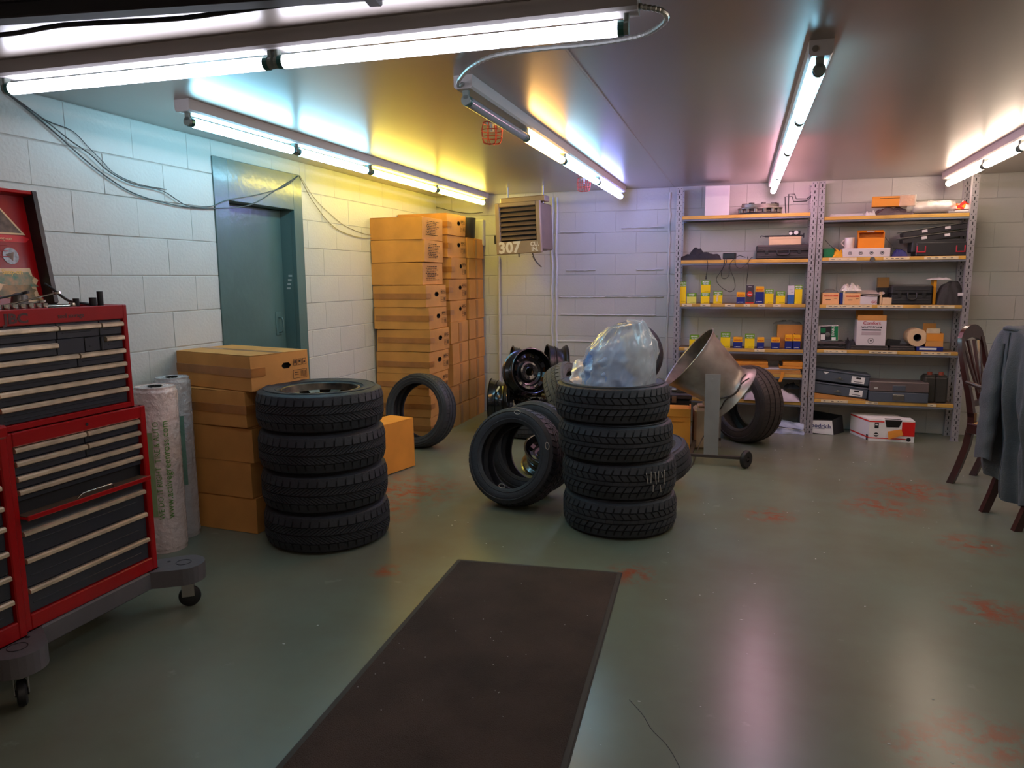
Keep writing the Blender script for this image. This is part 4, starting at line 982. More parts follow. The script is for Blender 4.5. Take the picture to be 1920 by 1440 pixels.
# ================================================================== slotted-angle shelving on the back wall
FY = 6.87; DEP = WY-.012-FY
postm = pm('grey_slotted_steel', S(168, 164, 168), .42, .35, bump=(50, .06), var=(3, .12))
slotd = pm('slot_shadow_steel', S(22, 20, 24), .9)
wood = pm('shelf_board', S(206, 160, 74), .55, bump=(30, .1), var=(5, .16)); wood_top = pm('shelf_board_top', S(120, 98, 74), .7, var=(6, .2))
strip = pm('shelf_label_strip', S(226, 208, 170), .45, var=(16, .12)); inkt = pm('label_ink', S(96, 84, 70), .6); inkr = pm('label_red_ink', S(170, 60, 50), .6)
undm = pm('grey_steel_shelf', S(112, 118, 126), .5, .2)
def post_meshes():
    b = MB(postm); wv = .05; hz = CZ-.012; pitch = .05; sl = .026; sw = .008
    cxs = wv/2
    z = 0.0; rows = int(hz/pitch)
    b.box(0, 0, 0, cxs-sw/2, .003, rows*pitch).box(cxs+sw/2, 0, 0, wv, .003, rows*pitch)
    for i in range(rows): b.box(cxs-sw/2, 0, i*pitch+sl, cxs+sw/2, .003, (i+1)*pitch)
    b.box(0, .003, 0, .003, .045, rows*pitch).box(wv-.003, .003, 0, wv, .02, rows*pitch)
    h = MB(slotd)  # dark backing strip and dots stand in for shade in the slots
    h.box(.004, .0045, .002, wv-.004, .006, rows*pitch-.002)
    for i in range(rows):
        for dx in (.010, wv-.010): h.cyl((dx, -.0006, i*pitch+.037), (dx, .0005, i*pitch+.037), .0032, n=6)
    f = MB(postm).box(-.004, -.004, 0, wv+.004, .05, .006)
    return b.mesh('post'), h.mesh('post_hole_shade'), f.mesh('foot_plate')
PM = post_meshes()
def shelf_unit(label, xl, xr, zs, strips, group='slotted steel shelving bays on the back wall'):
    t = thing('shelving_unit', label, 'shelf', (xl, FY, 0), group=group)
    W = xr-xl
    for (x, y, fl) in ((0, 0, 0), (W-.05, 0, 0), (0, DEP, 1), (W-.05, DEP, 1)):
        o = mo('post', PM[0], t, M=T(x, y-.05*fl, 0))
        mo('post_hole_shade', PM[1], o, kind='stuff'); mo('foot_plate', PM[2], o)
    for k, z in enumerate(zs):
        s = MB(wood, wood_top); m_ = 0
        s.box(.052, .004, z-.030, W-.052, DEP-.052, z-.001, bev=.002).box(.054, .008, z-.002, W-.054, DEP-.054, z, 1)
        so = s.obj('shelf_board', t)
        MB(undm).box(.052, .004, z-.046, W-.052, .03, z-.031).box(.052, DEP-.08, z-.046, W-.052, DEP-.052, z-.031).obj('shelf_beam', so)
        if strips[k]:
            g, l = MB(strip), MB(inkt)
            for (a, b_) in strips[k]:
                a, b_ = .052+a*(W-.104), .052+b_*(W-.104)
                g.box(a, .0015, z-.027, b_, .0039, z-.004)
                x = a+.02
                while x < b_-.03:
                    d = random.uniform(.008, .03); l.box(x, .0009, z-.018, x+d, .0015, z-.013); x += d+random.uniform(.01, .05)
            g.obj('label_strip', so); l.obj('label_print', so)
    for z0, z1 in ((.9, 1.3),): pass
    return t
def zt_at(px, py): return at_y(px, py, FY).z
ZL = [zt_at(1390, 402), zt_at(1390, 486.5), zt_at(1390, 569.5), zt_at(1390, 653.5), zt_at(1390, 699), zt_at(1390, 749)]
ZR = [zt_at(1680, 402.5), zt_at(1680, 481), zt_at(1680, 571.5), zt_at(1680, 658), zt_at(1680, 754)]
XL0, XL1, XR0, XR1 = -.605, .580, .588, 1.785
full = [(.0, .30), (.31, .62), (.66, .97)]
shelf_unit('left bay of grey slotted steel shelving holding the yellow and blue filter boxes', XL0, XL1, ZL,
           [None, None, [(.02, .10), (.17, .25), (.37, .45), (.52, .57), (.63, .69), (.75, .81)], [(.05, .12), (.62, .70)], None, None])
shelf_unit('right bay of grey slotted steel shelving with printed label strips along its shelves', XR0, XR1, ZR,
           [None, [(.05, .25), (.44, .62), (.72, .95)], [(.05, .38), (.42, .60), (.72, .95)], [(.05, .22), (.38, .58), (.75, .95)], [(.05, .25), (.38, .47), (.82, .88)]])
MB(pm('grey_wheel_disc', S(96, 94, 90), .4, .4)).lathe([(0, -.006), (.018, -.006), (.02, -.003), (.02, .003), (.018, .006), (0, .006)], 24, M=T(at_y(1636, 486, 6.86).x, 6.861, ZR[1]-.020) @ RX(90)).obj('round_magnet', smooth=40, label='small round grey disc stuck to the edge of the second shelf, right bay', cat='magnet')

ylw = pm('filter_box_yellow', S(250, 214, 8), .45); ygr = pm('filter_box_green', S(110, 160, 20), .45); ypl = pm('filter_box_pale_yellow', S(226, 222, 96), .45)
bsy = pm('blue_box_amber', S(250, 178, 20), .45); bsb = pm('blue_box_navy', S(26, 40, 120), .42); wht = pm('white_card', S(214, 206, 208), .5, var=(6, .04)); wtx = pm('white_print', S(240, 240, 235), .5)
redp = pm('red_print', S(206, 52, 30), .5); blkp = pm('black_print', S(36, 34, 38), .5); grn = pm('green_print', S(8, 120, 70), .45)
def box2(t, name, m, x0, x1, y0, y1, z0, z1, bev=.0012, **kw): return MB(m).box(x0, y0, z0, x1, y1, z1, bev=bev).obj(name, t, **kw)
def pxbox(px0, px1, ptop, zb, Y=6.90):
    a, b = at_y(px0, 560, Y).x, at_y(px1, 560, Y).x
    h = at_y((px0+px1)/2, ptop, Y).z-zb
    return (a+b)/2, b-a, h
def filt(kind, label, px0, px1, ptop, zb, Y=6.90, rz=0, dep=.085, sc='small filter boxes on the left shelving bay'):
    x, w, h = pxbox(px0, px1, ptop, zb, Y)
    t = thing('filter_box', label, 'box', M=T(x, Y, zb) @ RZ(rz), group=sc)
    a, b = -w/2, w/2; c = .38 if h < .14 else .26
    if kind in ('mann', 'pale'):
        c = .34 if h < .12 else (.30 if h < .16 else .22)
        box2(t, 'box_body', ylw if kind == 'mann' else ypl, a, b, 0, dep, 0, h*(1-c)); box2(t, 'box_top_band', ygr, a, b, 0, dep, h*(1-c), h)
        s = min(w*.30, h*c*.46)
        text('MANN', s, T(0, -.0008, h-s*.95) @ FR, wtx, t, align='CENTER', bold=.0004, sx=1.15); text('FILTER', s*.9, T(0, -.0008, h-s*2.0) @ FR, wtx, t, align='CENTER', bold=.0003, sx=1.1)
        text('W 712/73', w*.13, T(b-w*.08, -.0008, h*.07) @ FR, blkp, t, name='part_number', align='RIGHT')
    elif kind == 'bosch':
        c = .42 if h < .14 else .30
        box2(t, 'box_body', bsb, a, b, 0, dep, 0, h*(1-c)); box2(t, 'box_top_band', bsy, a, b, 0, dep, h*(1-c), h)
        text('BOSCH', w*.24, T(0, -.0008, h*(1-c*.72)) @ FR, redp, t, align='CENTER', bold=.0005)
        MB(wtx).box(a+w*.16, -.0008, h*.09, a+w*.24, 0, h*.09+w*.07).box(a+w*.3, -.0008, h*.11, b-w*.2, 0, h*.11+.004).obj('white_marks', t)
    elif kind == 'dark':
        dk_ = pm('dark_grey_card', S(66, 58, 66), .5)
        box2(t, 'box_body', dk_, a, b, 0, dep, h*.08, h); box2(t, 'red_base_band', redp, a-.0005, b+.0005, -.0005, dep, 0, h*.08)
        MB(redp).cyl((0, -.001, h*.52), (0, 0, h*.52), w*.36, n=20).obj('red_emblem', t, M=Matrix.Diagonal((1, 1, 1, 1)))
        MB(wtx).box(a+w*.25, -.0018, h*.505, b-w*.25, -.001, h*.53).box(a+w*.3, -.0008, h*.9, b-w*.3, 0, h*.93).obj('white_marks', t)
    elif kind == 'wb':
        box2(t, 'box_body', pm('mid_blue_card', S(52, 100, 170), .45), a, b, 0, dep, 0, h*.50); box2(t, 'box_top_band', wht, a, b, 0, dep, h*.50, h)
        MB(blkp).box(a+w*.2, -.0008, h*.78, b-w*.3, 0, h*.79).box(a+w*.5, -.0008, h*.64, b-w*.15, 0, h*.655).obj('printed_lines', t)
    MB(wht if kind == 'x' else bsy if kind == 'bosch' else ygr if kind in ('mann', 'pale') else wht).box(a+.003, .002, h, b-.003, dep-.002, h+.0012).obj('top_flap', t)
    return t
Z3, Z4 = ZL[2], ZL[3]
filt('mann', 'tall narrow yellow-green filter box at the far left of the upper filter shelf', 1272.5, 1286, 528.4, Z3, rz=4, dep=.05)
filt('pale', 'short pale yellow filter box beside the tall narrow one, upper filter shelf', 1288, 1305, 550, Z3)
t3 = filt('mann', 'lower yellow-green filter box of the only pair stacked on the upper filter shelf', 1314, 1330, 549, Z3)
filt('mann', 'yellow-green filter box standing on top of another on the upper filter shelf', 1314, 1331, 526.5, at_y(1322, 548.6, 6.90).z)
s4 = filt('mann', 'yellow-green filter box with pale torn streak, right of the stacked pair', 1337.5, 1354, 546, Z3)
MB(strip).add([(-.004, -.0012, .10), (.010, -.0012, .10), (.0, -.0012, .02), (-.016, -.0012, .02)], [(0, 1, 2, 3)]).obj('torn_streak', s4)
filt('bosch', 'short amber and navy box left of the dark box, upper filter shelf', 1381, 1397, 548, Z3)
filt('dark', 'tall dark grey box with red emblem and red foot, upper filter shelf', 1398, 1413, 534.7, Z3)
filt('bosch', 'tall amber and navy box right of the dark grey box', 1416, 1432, 537.6, Z3)
filt('mann', 'yellow-green filter box right of the tall amber and navy box', 1434, 1450, 542.6, Z3)
filt('mann', 'shorter yellow-green filter box standing alone left of the white and blue box', 1455, 1472, 546.7, Z3)
filt('wb', 'tall box half white half blue on the upper filter shelf', 1476.8, 1489, 536, Z3)
filt('mann', 'tall yellow-green filter box at the right end of the upper filter shelf', 1489.8, 1503.7, 535, Z3)
filt('mann', 'wide yellow-green filter box at the left of the lower filter shelf, behind the drum mouth', 1295, 1313, 629, Z4)
filt('mann', 'yellow-green filter box half hidden by the drum fan tip, lower filter shelf', 1333, 1347, 630, Z4)
filt('mann', 'tall yellow-green filter box just right of the drum fan tip', 1354, 1372, 624, Z4)
filt('bosch', 'small amber and navy box between two yellow-green boxes, lower filter shelf', 1378, 1395, 633, Z4)
filt('mann', 'yellow-green filter box in the middle of the lower filter shelf, between amber and navy boxes', 1400, 1418, 627, Z4)
filt('bosch', 'smallest amber and navy box, right of the middle yellow-green box', 1423, 1436.5, 633.5, Z4)
filt('bosch', 'amber and navy box in front of the brown carton left edge, lower filter shelf', 1450, 1466, 633.5, Z4)
filt('bosch', 'left box of the touching amber and navy pair, lower filter shelf', 1476, 1490, 628.5, Z4)
filt('bosch', 'right box of the touching amber and navy pair, lower filter shelf', 1491.2, 1505, 628.5, Z4)
x, w, h = pxbox(1460, 1507, 609, Z4, 7.02)
c = thing('carton', 'plain brown carton behind the amber and navy pair on the lower filter shelf', 'box', M=T(x, 7.0, Z4))
MB(card).box(-w/2, 0, 0, w/2, .10, h, bev=.002).obj('box_walls', c); MB(card).box(-w/2+.002, .002, h, w/2-.002, .098, h+.003).obj('top_flaps', c)
MB(ink).cyl((w*.2, -.001, h*.62), (w*.2, 0, h*.62), .005, n=10).obj('ink_spot', c)
greycl = pm('grey_cloth', S(104, 106, 100), .9, bump=(60, .5))
def lump(name, label, cat, x0, x1, y0, y1, z0, hh, m, seed=1, nu=26, nv=14, jag=1.0, px=1.0, **kw):
    def fn(u, v):
        e = (math.sin(PI*min(1, max(0, u)))**.45)*(math.sin(PI*v)**.5 if 0 < v < 1 else 0)
        z = z0+e*hh*(.62+.5*jag*nz(u*4.3*px+seed, v*3+seed, seed)+.22*nz(u*11*px, v*7, seed+3))
        return (x0+(x1-x0)*u+.006*nz(u*8, v*8, seed), y0+(y1-y0)*v+.006*nz(u*7, v*6, seed+9), max(z0+.0005, z))
    return MB(m).grid(nu, nv, fn).obj(name, smooth=180, label=label, cat=cat, **kw)
lump('cloth_wad', 'grey cloth wad lying on top of the brown carton, lower filter shelf', 'cloth', x-.14, x+.10, 7.0, 7.09, Z4+h+.003, .05, greycl, 3)
# top shelf, left bay
x, w, h = pxbox(1315.5, 1361, 349, ZL[0], 6.91)
c = thing('white_carton', 'tall white carton on the top shelf, nearly touching the ceiling', 'box', M=T(x, 6.91, ZL[0]) @ RZ(2))
MB(wht).box(-w/2+.004, 0, 0, w/2, .16, h, bev=.0015).obj('box_walls', c); MB(wht).box(-w/2+.006, .002, h-.001, w/2-.002, .158, h+.002).obj('top_flaps', c)
gm = pm('cast_gear_metal', S(112, 106, 98), .4, .75, var=(30, .25)); gmd = pm('dark_gear_metal', S(62, 58, 54), .45, .6)
gx0, gx1 = at_y(1383, 390, 7.0).x, at_y(1468, 390, 7.0).x; gr = (gx1-gx0)/2*.72
g = thing('clutch_plate', 'round cast metal clutch assembly on the top shelf, left bay', 'car part', M=T((gx0+gx1)/2, 7.0, ZL[0]) @ Matrix.Diagonal((1.35, .85, 1, 1)))
MB(gmd).lathe([(0, .0), (gr, .0), (gr, .012), (gr*.9, .02), (0, .02)], 40).obj('lower_plate', g, smooth=40)
MB(gm).lathe([(gr*.5, .05), (gr*1.02, .05), (gr*1.02, .06), (gr*.85, .066), (gr*.85, .09), (gr*.4, .092), (gr*.4, .05)], 40).obj('upper_plate', g, smooth=40)
for k in range(14):
    a = 2*PI*k/14
    MB(gm).cyl((gr*.9*math.cos(a), gr*.9*math.sin(a), .019), (gr*.9*math.cos(a), gr*.9*math.sin(a), .051), .012, n=10).obj('spacer_post', g, smooth=40)
for k in range(8):
    a = 2*PI*k/8+.2
    MB(gmd).box(gr*.6, -.012, .091, gr*.84, .012, .102, bev=.002, M=RZ(math.degrees(a))).obj('raised_lug', g)
P = [at_y(px, py, Y) for px, py, Y in ((1473, 398, 6.92), (1472, 369, 6.92), (1485, 368, 6.92), (1488, 378, 6.92), (1512, 377, 6.92), (1521, 369, 6.94))]
P2_ = [at_y(px, py, Y) for px, py, Y in ((1478, 396, 7.0), (1479, 364, 7.0), (1490, 364, 7.0), (1493, 373, 7.0), (1512, 373, 7.0), (1522, 366, 7.0))]
P[0].z = ZL[0]+.004; P2_[0].z = ZL[0]+.004
wr = thing('bent_rod_bracket', 'pair of black bent rods standing on the top shelf beside the middle posts', 'bracket', (P[0].x, P[0].y, ZL[0]))
for q in (P, P2_): MB(black_pl).tube([p-V((P[0].x, P[0].y, ZL[0])) for p in q], .0042, 8).obj('bent_rod', wr, smooth=60)
MB(black_pl).tube([P[0]-V((P[0].x, P[0].y, ZL[0])), P2_[0]-V((P[0].x, P[0].y, ZL[0]))], .0042, 8).obj('cross_rod', wr, smooth=60)
# second shelf, left bay
Z2 = ZL[1]
blc = pm('black_cloth', S(40, 40, 44), .9, bump=(40, .5)); bcab = pm('black_thin_cable', S(30, 30, 34), .5)
lump('black_cloth_bundle', 'black cloth bundle at the left of the second shelf', 'cloth', at_y(1274, 480, 6.9).x, at_y(1352, 480, 6.9).x, 6.885, 7.04, Z2, .115, blc, 5, jag=1.2)
ad = thing('power_adapter', 'black power adapter in a tangle of cable on the second shelf', 'adapter', M=T(at_y(1368, 480, 6.94).x, 6.95, Z2+.006) @ RZ(-12))
MB(black_pl).box(-.055, -.03, 0, .055, .03, .055, bev=.006).obj('adapter_body', ad)
for lbl, pts in (('black cable hanging in the largest loop below the second shelf', ((1361, 484), (1362, 492), (1352, 508), (1343, 524), (1352, 538), (1368, 547), (1378, 540), (1376, 522), (1370, 508), (1369, 494), (1384, 480), (1398, 474))),
                 ('black cable with a plug hanging below the left end of the second shelf', ((1325, 484), (1327, 495), (1326, 505), (1324, 519))),
                 ('short black cable loop hanging inside the largest loop', ((1359, 484), (1358, 495), (1353, 510), (1354, 521), (1361, 522), (1367, 515), (1368, 500))),
                 ('thin black cable hanging straight behind the dark grey box', ((1402, 482), (1403, 500), (1401, 520), (1399, 536))),
                 ('black cable drooping in a shallow loop right of the others under the second shelf', ((1378, 484), (1380, 498), (1388, 503), (1398, 497), (1408, 484), (1412, 478)))):
    q = [at_y(a, b, 6.862) for a, b in pts]; q[0].z = max(q[0].z, Z2+.004)
    q = [V((q[0].x, 6.91, Z2+.006))]+q
    if pts[-1][1] < 483: q[-1] = V((q[-1].x, 6.92, Z2+.02))
    o = thing('hanging_cable', lbl, 'cable', (0, 0, 0)) if pts[0][0] in (1325, 1359) else None
    if o:
        MB(bcab).tube(spline(q, 5), .0028, 6).obj('cable_lead', o, smooth=60)
        e = q[-1]; MB(black_pl).cyl((e.x, e.y, e.z-.022), (e.x, e.y, e.z+.01), .008, .005, n=10).obj('cable_plug', o, smooth=40)
    else: MB(bcab).tube(spline(q, 5), .0026, 6).obj('hanging_cable', smooth=60, label=lbl, cat='cable')
def hardcase(label, px0, px1, ptop, zb, Y, dep, m, M=None, hand=True, two=True, rz=0, hz=.5):
    x, w, h = pxbox(px0, px1, ptop, zb, Y)
    t = thing('hard_case', label, 'case', M=M if M is not None else T(x, Y, zb) @ RZ(rz))
    a, b = -w/2, w/2
    MB(m).box(a, 0, 0, b, dep, h*.5-.001, bev=.010).obj('case_base', t, smooth=30); MB(m).box(a, 0, h*.5+.001, b, dep, h, bev=.012).obj('case_lid', t, smooth=30)
    MB(black_pl).box(a+.004, .002, h*.5-.004, b-.004, dep-.002, h*.5+.004).obj('case_seam', t)
    if hand:
        u = w*.11; P = [(-u, -.001, h*.58), (-u, -.018, h*.58), (-u*.85, -.022, h*.30), (u*.85, -.022, h*.30), (u, -.018, h*.58), (u, -.001, h*.58)]
        MB(black_pl).tube(spline(P, 3), .006, 8).obj('carry_handle', t, smooth=60)
    for s in (-.3, .3): MB(black_pl).box(w*s-.014, -.005, h*.36, w*s+.014, .001, h*.64, bev=.002).obj('case_latch', t)
    for k in (.25, .75): MB(m).box(a+.02, -.003, h*k-.004, b-.02, .001, h*k+.004, bev=.001).obj('case_rib', t)
    return t, x, w, h
casem = pm('brown_black_case_plastic', S(62, 56, 56), .45, var=(9, .1)); casek = pm('black_case_plastic', S(40, 40, 43), .45)
_, x, w, h = hardcase('brown-black hard case on the second shelf, cream box on top of it', 1414, 1515, 459, Z2, 6.89, .24, casem)
cb_ = pm('cream_box', S(222, 190, 150), .5, var=(6, .08)); Zc = Z2+h
x, w, h2 = pxbox(1437, 1497, 444, Zc, 6.93)
c = thing('cream_box', 'long cream box lying on the brown-black hard case', 'box', M=T(x, 6.93, Zc)); MB(cb_).box(-w/2, 0, 0, w/2, .09, h2, bev=.004).obj('box_body', c); MB(cb_).box(-w/2-.001, -.001, h2*.7, w/2+.001, .091, h2+.001, bev=.003).obj('box_lid', c)
c = thing('slide_rail_tool', 'black bar tool with two white knobs lying on the cream box', 'tool', M=T(x, 6.95, Zc+h2+.001))
MB(black_pl).box(-.17, 0, 0, .155, .03, .014, bev=.003).box(.15, -.012, -.012, .157, .04, .028, bev=.002).obj('tool_bar', c)
MB(wtx).cyl((.045, -.004, .028), (.045, .034, .028), .014, n=14).cyl((.09, -.004, .034), (.09, .034, .034), .018, n=14).obj('white_knobs', c, smooth=40, kind='stuff')
MB(black_pl).box(.03, .004, .014, .125, .026, .050, bev=.003).obj('tool_head', c)
MB(black_pl).tube([(-.17, .01, .007), (-.20, 0, .012), (-.205, .01, .0)], .004, 6).obj('tool_hook', c)
# cardboard flats on the low shelf of the left bay
Zq = ZL[4]
for lbl, dz, px0, px1, th, m in (('lowest flat of folded cardboard in the left bay below the filter boxes', 0, 1272, 1505, .036, card), ('thin white and pink board between the folded cardboard flats', .037, 1285, 1500, .010, wht),
                           ('upper orange-brown folded cardboard flat in the left bay', .048, 1262, 1440, .052, orange_c)):
    xa, xb = at_y(px0, 700, 6.9).x, at_y(px1, 700, 6.9).x
    xa = max(xa, XL0+.06); xb = min(xb, XL1-.06)
    c = thing('cardboard_flat', lbl, 'cardboard', ((xa+xb)/2, 6.89, Zq+dz)); L_ = xb-xa
    MB(m).box(-L_/2, 0, 0, L_/2, .22, th*.48, bev=.002).obj('lower_sheet', c); MB(m).box(-L_/2+.01, .004, th*.52, L_/2-.004, .22, th, bev=.002).obj('upper_sheet', c)
c = thing('cardboard_flat', 'right orange-brown cardboard flat with a dark notch, left bay below the filter boxes', 'cardboard', (at_y(1474, 690, 6.9).x, 6.885, Zq+.048))
MB(orange_c).box(-.06, 0, 0, .135, .2, .022, bev=.002).obj('lower_sheet', c); MB(orange_c).box(-.03, .003, .025, .137, .2, .058, bev=.002).obj('upper_sheet', c); MB(holed).box(-.055, .01, .024, -.032, .15, .05).obj('dark_notch', c)
tp_ = [at_y(a, b, 6.868) for a, b in ((1468, 697), (1466, 706), (1462, 716))]
MB(orange_c).add([tuple(p+V((s, dy, 0))) for dy in (0, .003) for p in tp_ for s in (-.014, .014)], [(0, 1, 3, 2), (2, 3, 5, 4), (6, 8, 9, 7), (8, 10, 11, 9), (0, 6, 7, 1), (4, 5, 11, 10), (0, 2, 8, 6), (2, 4, 10, 8), (1, 7, 9, 3), (3, 9, 11, 5)]).obj('torn_card_tongue', bpy.data.objects['cardboard_flat'], M=T(0, 0, 0))
_cf = bpy.data.objects['cardboard_flat']; bpy.data.objects['torn_card_tongue'].matrix_basis = _cf.matrix_basis.inverted()
# rags
ragw = pm('pale_pink_cloth', S(196, 184, 190), .85, bump=(20, .6), var=(7, .12)); ragb = pm('pale_blue_cloth', S(168, 182, 200), .85, bump=(20, .6), var=(7, .1)); ragk = pm('black_stripe_cloth', S(30, 32, 38), .85)
lump('rag_pile', 'pile of crumpled pale pink and white rags on the low left shelf', 'cloth', at_y(1395, 740, 6.88).x, at_y(1500, 740, 6.88).x, 6.86, 7.04, ZL[5], .15, ragw, 11, nu=44, nv=22, px=1.8, jag=.8)
lump('striped_rag', 'black striped blue rag lying over the pale rag pile', 'cloth', at_y(1470, 720, 6.95).x, at_y(1500, 720, 6.95).x, 6.93, 7.03, ZL[5]+.105, .07, ragk, 14, nu=18, nv=12)
def towel(u, v):
    xx = at_y(1443, 800, 6.9).x; x1_ = at_y(1506, 800, 6.9).x
    ytop = .135*(1-.35*u)
    z = ytop*(1-v)+.001; y = 6.80+.055*(1-v)+.02*nz(u*4, v*3, 2)+.015*math.sin(u*11)*v
    return (xx+(x1_-xx)*(u+.03*nz(v*3, u*2, 5)), y, z+.004*nz(u*8, v*8, 4)*(v < .95))
MB(ragb).grid(30, 18, towel).obj('striped_towel', smooth=180, label='pale blue towel with one dark stripe slumped on the floor by the middle posts', cat='towel')
tw = bpy.data.objects['striped_towel']
MB(ragk).grid(30, 2, lambda u, v: V(towel(u, .50+.03*u+v*.045))+V((0, -.003, .001))).obj('dark_stripe', tw, smooth=180)
MB(wtx).grid(30, 2, lambda u, v: V(towel(u, .56+.03*u+v*.05))+V((0, -.003, .001))).obj('white_stripe', tw, smooth=180)
# -------- right bay
Z1, Z2, Z3, Z4, Z5 = ZR
def X_(px, Y=6.9): return at_y(px, 560, Y).x
c = thing('white_sheets', 'long white flat boards at the left end of the top right shelf', 'board', (X_(1548), 6.93, Z1)); MB(wht).box(0, 0, 0, X_(1622)-X_(1548), .2, .012, bev=.002).obj('lower_board', c); MB(wht).box(.005, .01, .013, .26, .19, .022, bev=.002).obj('upper_board', c)
clear = pm('clear_wrap', S(220, 212, 200), .1, alpha=.42, bump=(30, 1.0), coat=.8, spec=.8)
lump('paper_wad', 'small crumpled white paper wad on the top right shelf', 'paper', X_(1612), X_(1632), 6.885, 6.93, Z1, .06, wht, 21, nu=12, nv=8)
bb = lump('black_plastic_bag', 'glossy dark plastic wrap under the orange box on the top right shelf', 'plastic bag', X_(1628), X_(1705), 6.90, 7.03, Z1, .095, pm('glossy_dark_plastic', S(104, 92, 98), .15, coat=.8, bump=(25, 1)), 23)
c = thing('orange_box', 'flat orange box wrapped in clear film, topmost on the right shelving bay', 'box', M=T(X_(1663), 6.95, Z1+.072) @ RZ(-6) @ RY(1)); MB(orange_c).box(-.155, -.04, 0, .16, .07, .085, bev=.002).obj('box_body', c)
MB(ink).box(-.10, -.0408, .066, .08, -.0401, .070).obj('printed_line', c); MB(clear).box(.05, -.048, -.004, .172, .078, .095, bev=.006).obj('clear_wrap', c)
c = thing('plastic_roll_bundle', 'white roll in crinkled clear wrap on the top right shelf', 'roll', (X_(1703), 6.97, Z1+.055))
MB(wht).cyl((0, 0, 0), (.27, 0, .01), .048, n=24).obj('white_roll', c, smooth=40)
MB(clear).grid(30, 18, lambda u, v: (-.06+.36*u, .075*math.cos(2*PI*v)*(1+.15*nz(u*6, v*5, 3)), -.048+max(0, (.055+.03*(1-u)*nz(u*3+4, v*3, 7))*(1+math.sin(2*PI*v))*(.9+.12*nz(u*4, v*5, 1))))).obj('clear_wrap', c, smooth=180)
c = thing('white_cushion', 'flat white pad under the patterned cloth on the top right shelf', 'pad', (X_(1767), 6.93, Z1)); MB(wht).box(0, 0, 0, .20, .16, .032, bev=.012).obj('pad_body', c, smooth=30); MB(wht).tube([(.005, 0, .016), (.195, 0, .016)], .003, 6).obj('pad_seam', c)
pat = pm('red_orange_white_cloth', S(224, 60, 40), .85)
nt = pat.node_tree; vo = nt.nodes.new('ShaderNodeTexVoronoi'); vo.inputs['Scale'].default_value = 38; tcc = nt.nodes.new('ShaderNodeTexCoord'); nt.links.new(tcc.outputs['Object'], vo.inputs['Vector'])
cr_ = nt.nodes.new('ShaderNodeValToRGB'); cr_.color_ramp.interpolation = 'CONSTANT'; sx_ = nt.nodes.new('ShaderNodeSeparateColor'); nt.links.new(vo.outputs['Color'], sx_.inputs[0]); nt.links.new(sx_.outputs[0], cr_.inputs[0])
e0 = cr_.color_ramp.elements; e0[0].color = (*S(222, 40, 34), 1); e0[1].position = .38; e0[1].color = (*S(236, 210, 206), 1); q = e0.new(.7); q.color = (*S(240, 140, 30), 1)
nt.links.new(cr_.outputs[0], nt.nodes['Principled BSDF'].inputs['Base Color'])
lump('patterned_cloth', 'red, orange and white patterned cloth folded at the right end of the top shelf', 'cloth', X_(1765), X_(1822), 6.93, 7.05, Z1+.033, .085, pat, 27, nu=24)
# second shelf
c = thing('green_box', 'small dark green box at the left end of the second right shelf', 'box', (X_(1550), 6.90, Z2)); MB(grn).box(-.045, 0, 0, .04, .08, .075, bev=.003).obj('box_body', c); MB(grn).box(-.046, -.001, .06, .041, .081, .077, bev=.002).obj('box_lid', c)
lump('yellow_gloves', 'bunched yellow glove beside the small green box on the second right shelf', 'glove', X_(1556), X_(1576), 6.885, 6.95, Z2, .095, pm('yellow_glove', S(226, 160, 20), .7, bump=(60, .4)), 31, nu=14)
P = [(X_(1541), 6.9, Z2+.15), (X_(1550), 6.885, Z2+.105), (X_(1562), 6.885, Z2+.06)]
MB(black_pl).tube(spline(P, 4), .0026, 6).obj('thin_rod', smooth=60, label='thin dark rod leaning over the small green box', cat='rod')
x0, x1 = X_(1574.5), X_(1663); c = thing('white_kit_box', 'long white box with four small dark icons on its front, second right shelf', 'box', ((x0+x1)/2, 6.89, Z2)); w = x1-x0
MB(wht).box(-w/2, 0, 0, w/2, .12, .072, bev=.002).obj('box_walls', c); MB(wht).box(-w/2+.002, .002, .072, w/2-.002, .118, .0745).obj('top_flap', c)
for k in range(4):
    u = -w*.34+w*.225*k; MB(blkp).tube([(u+.014*math.cos(2*PI*i/12), -.001, .034+.012*math.sin(2*PI*i/12)) for i in range(12)], .002, 4, closed=True).box(u-.007, -.0012, .030, u+.007, -.0004, .04).obj('printed_icon', c)
zc = Z2+.0745; c = thing('mug', 'white mug standing on the white box with icons', 'mug', (X_(1588), 6.95, zc))
MB(pm('glazed_mug', S(214, 200, 196), .2, coat=.4)).lathe([(0, .0), (.034, .0), (.038, .004), (.040, .09), (.0395, .092), (.037, .09), (.035, .008), (0, .006)], 32).obj('mug_body', c, smooth=40)
MB(pm('glazed_mug', S(214, 200, 196), .2)).tube([(-.038-.024*math.sin(PI*i/10), 0, .075-.055*i/10) for i in range(11)], .005, 8).obj('mug_handle', c, smooth=60)
x0, x1 = X_(1602, 6.93), X_(1650, 6.93); w = x1-x0; orb = pm('bright_orange_card', S(240, 140, 22), .5, var=(5, .06))
c = thing('open_orange_box', 'open orange carton with dark inside on the white box with icons', 'box', ((x0+x1)/2, 6.90, zc))
MB(orb).box(-w/2, 0, 0, w/2, .003, .085).box(-w/2, .003, 0, -w/2+.003, .10, .135).box(w/2-.003, .003, 0, w/2, .10, .135).box(-w/2, .097, 0, w/2, .10, .135).box(-w/2+.003, .003, 0, w/2-.003, .097, .003).obj('box_walls', c)
